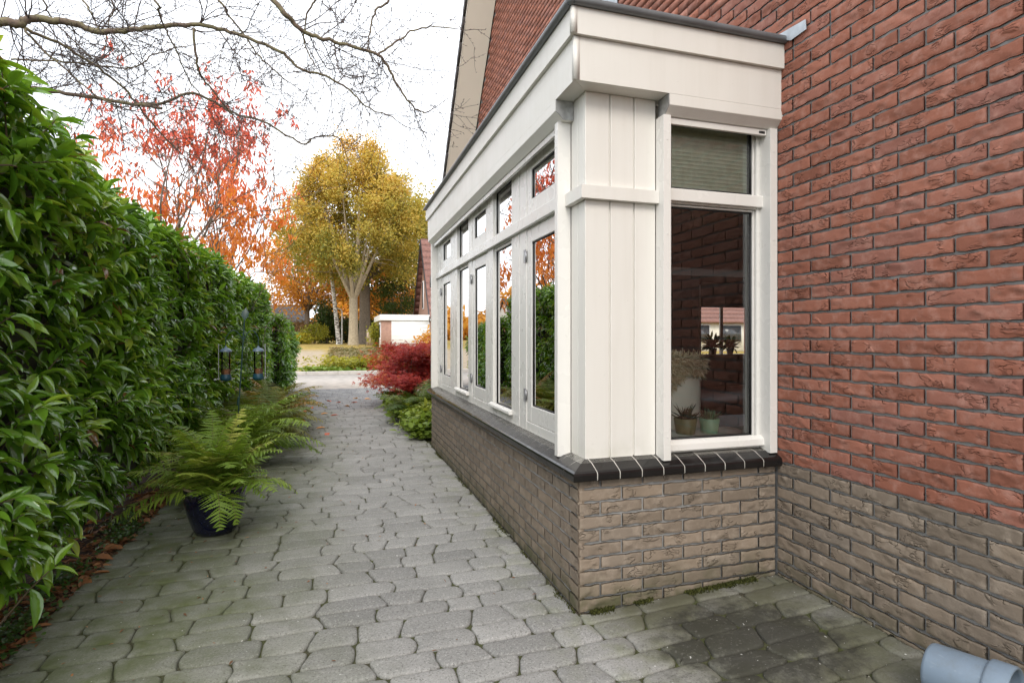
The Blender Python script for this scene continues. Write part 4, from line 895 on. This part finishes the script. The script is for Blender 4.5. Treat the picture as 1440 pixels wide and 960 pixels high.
# bare tree whose branches hang in from the left
TB=np.array((-5.2,2.4,0)); t=empty('bare_tree',TB); tag(t,'leafless tree reaching knobbly bare branches over the hedge','tree')
r=np.random.default_rng(81); br=Geo(); tw=Geo()
def spline(P,k=6):
    P=np.array(P); out=[]
    for i in range(len(P)-1):
        p0=P[max(i-1,0)];p1=P[i];p2=P[i+1];p3=P[min(i+2,len(P)-1)]
        for s in np.linspace(0,1,k,endpoint=False):
            out.append(.5*((2*p1)+(-p0+p2)*s+(2*p0-5*p1+4*p2-p3)*s*s+(-p0+3*p1-3*p2+p3)*s**3))
    out.append(P[-1]); return np.array(out)
def twig(p,d,L,rad,depth):
    k=max(4,int(L/.045)); Q=[p]; dd=d
    curl=r.normal(0,.05,3)
    for i in range(k):
        dd=dd+r.normal(0,.10,3)+curl+np.array((0,0,.012)); dd=dd/np.linalg.norm(dd); Q.append(Q[-1]+dd*L/k)
    Q=np.array(Q); tw.tube(Q,np.linspace(rad,rad*.5,k+1),4 if rad>.003 else 3,cap=False)
    side=1
    for i in range(1,k+1):
        if r.random()<.75:   # bud
            b=unit(dd+r.normal(0,.8,3)); tw.tube([Q[i],Q[i]+b*.010,Q[i]+b*.019],[rad*.9+.0008,.0022,.0006],3,cap=False)
        if depth>0 and r.random()<.20+.1*(depth>1):
            side=-side; tdir=unit(Q[i]-Q[i-1]); lat=unit(np.cross(tdir,r.normal(0,1,3))); lat[2]*=.8
            twig(Q[i],unit(tdir*.75+lat*.8*side),L*r.uniform(.28,.6),max(rad*.66,.0021),depth-1)
def branch(px,d0,d1,w0,w1,nt_,world=(),tl=(.3,.8)):
    k=len(px); ds=np.linspace(d0,d1,k); P=[np.array(q,float) for q in world]+[at(x,y,d) for (x,y),d in zip(px,ds)]
    Q=spline(P,6); m_=len(Q); nw=len(world)*6
    rad=np.concatenate((np.linspace(max(w0*d0/1600*1.6,.0),w0*d0/1600,nw),np.linspace(w0*d0/1600,w1*d1/1600,m_-nw))) if nw else np.linspace(w0*d0/1600,w1*d1/1600,m_)
    Q=Q+r.normal(0,.004,Q.shape); br.tube(Q,rad,8)
    for _ in range(int(nt_*1.15+.5)):
        i=r.integers(nw+6,m_-1); td=unit(Q[i+1]-Q[i]); lat=unit(np.cross(td,r.normal(0,1,3))); twig(Q[i],unit(td*r.uniform(.3,.9)+lat),r.uniform(*tl)*1.15,min(.005,max(.0029,rad[i]*.34)),2)
    if w1<3: twig(Q[-1],unit(Q[-1]-Q[-2]),.35,max(.002,rad[-1]*.8),1)
T0=TB+(0.05,.05,0)
branch([(-40,32),(0,31),(28,34),(40,27),(75,29),(110,35),(140,45),(180,42),(230,36),(290,37),(340,50),(398,74)],4.2,4.7,13,4,26,[T0+(0,0,2.6),T0+(.6,.2,3.0)])
branch([(398,74),(424,98),(457,107),(491,127),(514,149),(556,166)],4.7,5.0,4,1.6,10)
branch([(381,-2),(412,31),(435,48),(469,59),(525,74),(545,93),(559,121),(581,149),(598,159)],4.3,4.9,7,1.8,22,[T0+(0,0,3.6),at(60,-260,4.5),at(260,-130,4.35)])
branch([(532,76),(560,58),(580,45),(605,38),(640,40)],4.7,4.9,3,1.5,5,tl=(.1,.3))
branch([(-30,112),(10,119),(60,127),(130,137),(190,146),(228,153)],4.6,4.9,7,4,8,[T0+(0,0,2.3),T0+(.7,.3,2.6)])
branch([(190,146),(225,146),(268,131),(300,143),(330,160),(376,174),(424,202),(441,194),(469,191),(480,200)],4.85,5.4,4.5,1.5,15)
branch([(32,40),(80,60),(130,90),(180,130),(215,175),(250,212)],4.4,5.2,5,1.8,12)
branch([(34,42),(60,70),(95,100),(130,130),(165,150)],4.4,4.6,3.5,1.6,8)
branch([(15,84),(80,86),(140,92),(190,95),(215,78),(260,65)],4.6,5.2,2.6,1.6,10)
branch([(273,40),(277,90),(286,112),(310,140),(325,160)],4.5,4.9,3.6,2,8)
branch([(210,-8),(222,15),(232,40),(248,72),(262,105),(285,140)],4.2,4.8,3,1.6,12,[T0+(0,0,3.4),at(60,-160,4.4)])
branch([(108,-8),(125,15),(140,40)],4.3,4.3,2.6,1.6,6,[T0+(0,0,3.2),at(-20,-120,4.2)])
branch([(300,-8),(318,18),(345,52),(370,85),(405,115)],4.6,5.0,3,1.6,14,[T0+(0,0,3.7),at(100,-200,4.6)])
branch([(56,-6),(70,22),(105,60),(150,100)],4.8,5.2,2.5,1.5,10,[T0+(0,0,3.3),at(-30,-110,4.7)])
branch([(150,-8),(153,30),(148,70)],5,5.1,2.2,1.4,8,[T0+(0,0,3.9),at(20,-150,5)])
branch([(440,-8),(432,20),(428,60),(445,95)],4.9,5.1,3,1.5,12,[at(260,-130,4.35),at(380,-70,4.7)])
branch([(545,-6),(528,15),(520,45),(517,72)],4.7,4.7,3.4,1.5,12,[at(260,-130,4.35),at(480,-70,4.6)])
br.tube([TB+(0,0,-.1),TB+(.02,0,1.2),TB+(.05,.05,2.4),TB+(.0,.1,4.2),TB+(.1,.1,6.5)],[.17,.14,.12,.09,.03],12)
br.build('trunk',M['bark_branch'],t,smooth=True); tw.build('twigs',M['twig'],t,smooth=True)

# ------------------------------------------------------------------ buildings beyond
M['tilered']=simple('red_brown_roof_tile',(.20,.095,.075),.8,.25,7,bump=.5,bscale=9,bdist=.05); M['farbrick']=simple('far_brick',(.34,.20,.15),.9,.15,6)
M['farwhite']=simple('white_panel',(.72,.72,.71),.5,.01); M['darkglass']=simple('dark_window',(.05,.06,.07),.15,.1)
def tiled_roof(g,x0,x1,ya,za,yb,zb,th=.12,mi=0,rows=12):
    """sloping roof as overlapping tile courses from (ya,za) up to (yb,zb)"""
    for i in range(rows):
        a,b=i/rows,(i+1.1)/rows; p=(ya+(yb-ya)*a,za+(zb-za)*a+.05); q=(ya+(yb-ya)*min(b,1),za+(zb-za)*min(b,1)+.0)
        g.prism([(x0,p[0],p[1]-th),(x0,q[0],q[1]-th),(x0,q[0],q[1]),(x0,p[0],p[1])],[(x1,p[0],p[1]-th),(x1,q[0],q[1]-th),(x1,q[0],q[1]),(x1,p[0],p[1])],mi=mi)
def gable_house(label,x0,x1,ya,yb,z0,eave,ridge,roofm,wallm,wins=(),name='neighbour_house',chim=None):
    t=empty(name,((x0+x1)/2,(ya+yb)/2,z0)); tag(t,label,'house'); ym=(ya+yb)/2
    g=Geo(); g.prism([(x0,ya,z0-.3),(x0,yb,z0-.3),(x0,yb,eave),(x0,ym,ridge),(x0,ya,eave)],[(x1,ya,z0-.3),(x1,yb,z0-.3),(x1,yb,eave),(x1,ym,ridge),(x1,ya,eave)]); g.build('wall',wallm,t)
    g=Geo(); sl=(ridge-eave)/(ym-ya); tiled_roof(g,x0-.35,x1+.3,ya-.4,eave-.4*sl+.22,ym,ridge+.22); tiled_roof(g,x0-.35,x1+.3,yb+.4,eave-.4*sl+.22,ym,ridge+.22); rf=g.build('roof',roofm,t)
    g=Geo()
    for s,ye in ((-1,ya),(1,yb)): 
        e=ye+s*.4; ze=eave-.4*sl; P=[(e,ze-.12),(ym,ridge-.12),(ym,ridge+.17),(e,ze+.17)]; g.prism([(x0-.40,a,b) for a,b in P],[(x0-.352,a,b) for a,b in P])
    g.build('bargeboard',simple('dark_trim',(.04,.04,.045),.5),t)
    for (side,a,b,c,d) in wins:
        g=Geo(); 
        if side=='x': g.box(x0-.06,x0+.02,a,b,c,d)
        else: g.box(a,b,ya-.06,ya+.02,c,d)
        wf=g.build('window',M['farwhite'],t); g=Geo()
        if side=='x': g.box(x0-.075,x0-.0605,a+.09,b-.09,c+.09,d-.09)
        else: g.box(a+.09,b-.09,ya-.075,ya-.0605,c+.09,d-.09)
        child(g.build('pane',M['darkglass']),wf)
    if chim:
        g=Geo(); g.box(chim[0]-.3,chim[0]+.3,ym-.3,ym+.3,ridge-.5,ridge+.9); g.build('chimney',wallm,t)
    return t
gable_house('brick neighbour house with steep red tiled gable right of the garage',5.2,14,35.5,43.3,.45,2.85,8.2,M['tilered'],M['farbrick'],[('x',40.1,40.7,3.3,5.4),('y',8,9.5,1.2,2.4)])
gable_house('far house whose red-brown roof shows between oak and brick gable',6.9,16,58,66,.6,4.1,6.5,M['tilered'],M['farbrick'],[('y',8,9.2,1.8,3.2)],chim=(8.5,0))
gable_house('distant brick house with dark roof left of the orange beech',-11.8,-5.0,70,78,.6,2.9,5.0,M['rooftile'],M['farbrick'],[('y',-9.2,-7.6,1.4,2.6)])
gable_house('low house with grey roof hidden behind the hedge',-34,-22,72,82,.6,3.2,6.6,M['rooftile'],M['farwhite'],[('x',75,77,1.4,2.6)])
gable_house('brick row house with red roof seen through the room\'s far window',12,44,31,39,0,2.35,5.6,M['tilered'],simple('pale_render',(.70,.66,.58),.9,.1,3),[('y',a,a+1.7,.8,2.1) for a in np.arange(14,42,2.6)])
# far gabled white dormer
t=empty('garage',(3.2,37,.35)); tag(t,'white flat-roofed garage with a plain white door beside the oak','garage')
gx0,gx1,gy0,gy1,gz=1.75,4.95,35.3,41.0,.3
g=Geo(); g.box(gx0,gx1,gy0+.02,gy1,gz-.3,2.3); g.build('wall',M['farbrick'],t)
g=Geo(); g.box(gx0-.12,gx1+.12,gy0-.12,gy1+.1,2.3,2.68); g.build('roof',M['farwhite'],t,bevel=.02)
g=Geo(); g.box(gx0+.62,gx1-.1,gy0-.04,gy0+.01,gz-.05,2.29); d=g.build('door',M['farwhite'],t)
g=Geo()
for i in range(1,8): g.box(gx0+.66,gx1-.14,gy0-.055,gy0-.041,gz+i*.26-.008,gz+i*.26+.008)
child(g.build('rib',M['farwhite']),d)
g=Geo(); g.box(gx0-.04,gx0-.001,gy0+.5,gy0+1.9,gz,2.2); sdw=g.build('side_door',M['farwhite'],t); g=Geo(); g.box(gx0-.055,gx0-.041,gy0+.65,gy0+1.75,gz+.9,2.05); child(g.build('pane',M['darkglass']),sdw)
# fence panel and lamp posts
b=gp(522,43); t=empty('fence_panel',b); tag(t,'short pale wooden fence panel left of the garage','fence'); g=Geo()
for i in range(4): g.box(b[0]-.3+i*.16,b[0]-.3+i*.16+.15,b[1],b[1]+.03,b[2],b[2]+1.15)
g.build('boards',simple('pale_wood',(.42,.33,.24),.8,.15,5),t)
M['fpost']=simple('fence_post',(.30,.24,.18),.8)
for i in (-.34,.30):
    g=Geo(); g.box(b[0]+i,b[0]+i+.07,b[1]+.031,b[1]+.1,b[2]-.2,b[2]+1.2); g.build('post',M['fpost'],t)
M['lamp']=simple('lamp_post_paint',(.62,.62,.60),.5,.05)
def lamp(px,d,h,lab):
    b=np.array(gp(px,d)); t=empty('street_lamp',b); tag(t,lab,'street lamp','street lamps')
    g=Geo(); g.tube([b+(0,0,-.2),b+(0,0,h*.5),b+(0,0,h-.25),b+(-.08,0,h-.07),b+(-.3,0,h)],[.075,.065,.05,.045,.04],10); g.build('pole',M['lamp'],t,smooth=True)
    g=Geo(); g.lathe([(.05,0),(.13,.03),(.15,.09),(.08,.16),(.02,.18)],b+(-.55,0,h-.06),16); g.tube([b+(-.3,0,h),b+(-.55,0,h+.06)],.04,8); g.build('lamp_head',M['lamp'],t,smooth=True)
lamp(481,50,3.1,'pale street lamp with curved top between the birch and the oak'); lamp(475,56,2.6,'smaller thinner street lamp just left of the pale one')
# distant wood closing the view
r=np.random.default_rng(91); g=Geo(); k=26000; x=r.uniform(-110,60,k); y=100+r.normal(0,5,k)+.0004*x*x; z=.6+r.uniform(0,1,k)**.8*(6+2.5*np.sin(x*.13)+2*np.sin(x*.37+1))
g.inst(T_CARD,np.stack((x,y,z),1),r.normal(0,1,(k,3)),r.normal(0,1,(k,3))+(0,-.4,.5),1.0*r.uniform(.6,1.4,k),.75,np.clip(.5+.3*np.sin(x*.3)+.2*r.normal(size=k),0,1))
tag(g.build('distant_wood',M['beechleaf']),'far-off band of autumn trees behind the houses','trees',kind='stuff')

# ------------------------------------------------------------------ small things on the ground
# leaf litter on the soil strip under the hedge
r=np.random.default_rng(101); k=5200; x=-2.30-np.abs(r.normal(0,.16,k))+.02; y=r.uniform(-.8,7.5,k)
g=Geo(); big=r.random(k)<.10
g.inst(T_SIMPLE,np.stack((x,y,np.full(k,-.006)+r.uniform(0,.02,k)),1),np.stack((r.normal(0,1,k),r.normal(0,1,k),r.normal(0,.12,k)),1),r.normal(0,.3,(k,3))+(0,0,1.),np.where(big,.10,.032)*r.uniform(.7,1.3,k),np.where(big,.04,.012),np.where(big,r.uniform(.45,1,k),r.uniform(0,.55,k)))
tag(g.build('leaf_litter',M['litter'],smooth=True),'brown dead leaves and bark crumbs on the soil under the hedge','leaf litter',kind='stuff')
k=1500; cx=np.array((-2.36,-2.40,-2.34,-2.42,-2.38)); cyy=np.array((.55,1.05,1.75,2.05,.25)); ids=r.integers(0,5,k)
g=Geo(); p_=np.stack((cx[ids]+r.normal(0,.05,k),cyy[ids]+r.normal(0,.13,k),r.uniform(.0,.05,k)),1)
g.inst(T_ROUND,p_,np.stack((r.normal(0,1,k),r.normal(0,1,k),r.uniform(0,.5,k)),1),r.normal(0,.4,(k,3))+(0,0,1.),.022*r.uniform(.6,1.3,k),.018,r.uniform(0,1,k))
tag(g.build('weeds',M['sprout'],smooth=True),'small green weeds along the soil edge under the hedge','weeds',kind='stuff')
# moss along the wall foot
k=9000; pick=r.random(k); x=np.where(pick<.5,r.uniform(.05,1.08,k),np.where(pick<.78,1.085-np.abs(r.normal(0,.014,k)),-.012-np.abs(r.normal(0,.012,k)))); y=np.where(pick<.5,-.008-np.abs(r.normal(0,.016,k)),np.where(pick<.78,r.uniform(-1.4,-.02,k),r.uniform(.0,4.1,k)))
keep=(np.sin(x*9+1)+np.sin(x*23)+np.sin(y*11)+np.sin(y*5+2)*1.0)>.55; x,y=x[keep],y[keep]; k=len(x)
g=Geo(); g.inst(T_CARD,np.stack((x,y,terrain(x,y)-.004+r.uniform(0,.008,k)),1),r.normal(0,.5,(k,3))+(0,0,.8),r.normal(0,1,(k,3)),.011*r.uniform(.5,1.4,k),.006,r.uniform(0,1,k))
tag(g.build('moss',M['moss']),'mossy tufts in the joint at the foot of the brick walls','moss',kind='stuff')
k=420; x=-2.25+np.abs(r.normal(0,.55,k)); y=r.uniform(-1.2,7.5,k); x=np.where(r.random(k)<.25,r.uniform(-2.2,-.02,k),x); x=np.minimum(x,-.02)
g=Geo(); g.inst(T_SIMPLE,np.stack((x,y,terrain(x,y)+.005),1),np.stack((r.normal(0,1,k),r.normal(0,1,k),r.normal(0,.1,k)),1),r.normal(0,.25,(k,3))+(0,0,1.),.018*r.uniform(.4,1.6,k),.007*r.uniform(.5,1.5,k),r.uniform(0,1,k))
tag(g.build('leaf_crumbs',M['litter'],smooth=True),'tiny brown leaf crumbs and seeds scattered over the paving','debris',kind='stuff')
# fallen leaves on the path: one mesh kind, copied
g=Geo(); g.inst(T_SIMPLE,np.array([(0,-.05,.004)]),np.array([(0,1.,0)]),np.array([(0,0,1.)]),.11,.05,.2); fl0=g.build('fallen_leaf',M['fallen'],smooth=True)
g=Geo(); g.inst(T_SIMPLE,np.array([(0,-.05,.004)]),np.array([(0,1.,0)]),np.array([(0,0,1.)]),.10,.055,.9); fl1=g.build('fallen_leaf',M['fallen'],smooth=True)
spots=[(429,579,0),(455,582,1),(470,584,0),(425,592,0),(438,574,0),(463,564,0),(476,566,0),(500,560,1),(517,561,1),(405,592,1),(400,600,0),(415,603,0),(450,602,1),(460,611,0),(498,566,0),(488,571,1)]
for i,(px,py,kd) in enumerate(spots):
    rz=np.array(at(px,py,1.))-CAM; s_=-CAM[2]/rz[2]; q=CAM+rz*s_
    o=(fl0,fl1)[kd] if i in (0,1) else (fl0,fl1)[kd].copy()
    if i>1: COL.objects.link(o)
    o.location=(q[0],q[1],.006); o.rotation_euler=(random.uniform(-.2,.2),random.uniform(-.3,.3),random.uniform(0,6.28)); o.scale=(1.35,)*3
    tag(o,('red-orange' if kd==0 else 'yellow-orange')+' fallen leaf lying on the far part of the path','fallen leaf','fallen leaves on the path')
# plastic pot lying on its side
A=np.array((.30,-.954,0.)); A/=np.linalg.norm(A); Bv=np.array((-A[1],A[0],0)); Zv=np.array((0,0,1.))
Mx=np.stack((Bv*.9,Zv*.9,A*1.08),1); p0=np.array((.872,-.955,.04+.098))
t=empty('plastic_pot',(.9,-1.05,.04)); tag(t,'pale blue-grey plastic plant pot lying on its side by the wall','plant pot')
m,nt,p,out=nodes('blue_grey_plastic_pot'); n=N(nt); P=n.pos()
c=n.mix(n.math('MULTIPLY',n.step(n.noise(P,14,5,.7),.45,.75),.45),(.17,.225,.29),(.12,.13,.12)); c=n.mix(n.math('MULTIPLY',n.step(n.noise(n.vmul(P,(20,20,120)),1.,4,.7),.6,.72),.5),c,(.30,.35,.40))
c=n.mix(n.math('MULTIPLY',n.math('SUBTRACT',1.,n.step(n.sep(P)[2],.05,.13)),.5),c,(.09,.085,.06)); n.lk(c,p.inputs['Base Color']); p.inputs['Roughness'].default_value=.5; M['pvc']=m
g=Geo(); g.lathe([(.080,0),(.088,.004),(.092,.012),(.100,.150),(.100,.152)],p0,48,Mx); g.build('body',M['pvc'],t,smooth=True)
g=Geo(); g.lathe([(.1005,.148),(.110,.152),(.112,.158),(.114,.205),(.111,.210),(.104,.210),(.101,.20),(.098,.13)],p0,48,Mx); g.ng.clear(); g.build('rim',M['pvc'],t,smooth=True)
g=Geo(); g.lathe([(.099,.155),(.06,.165),(.001,.168)],p0,28,Mx); g.build('soil',simple('mossy_soil',(.035,.03,.014),.95,.5,50,bump=1,bscale=70,bdist=.01),t,smooth=True)
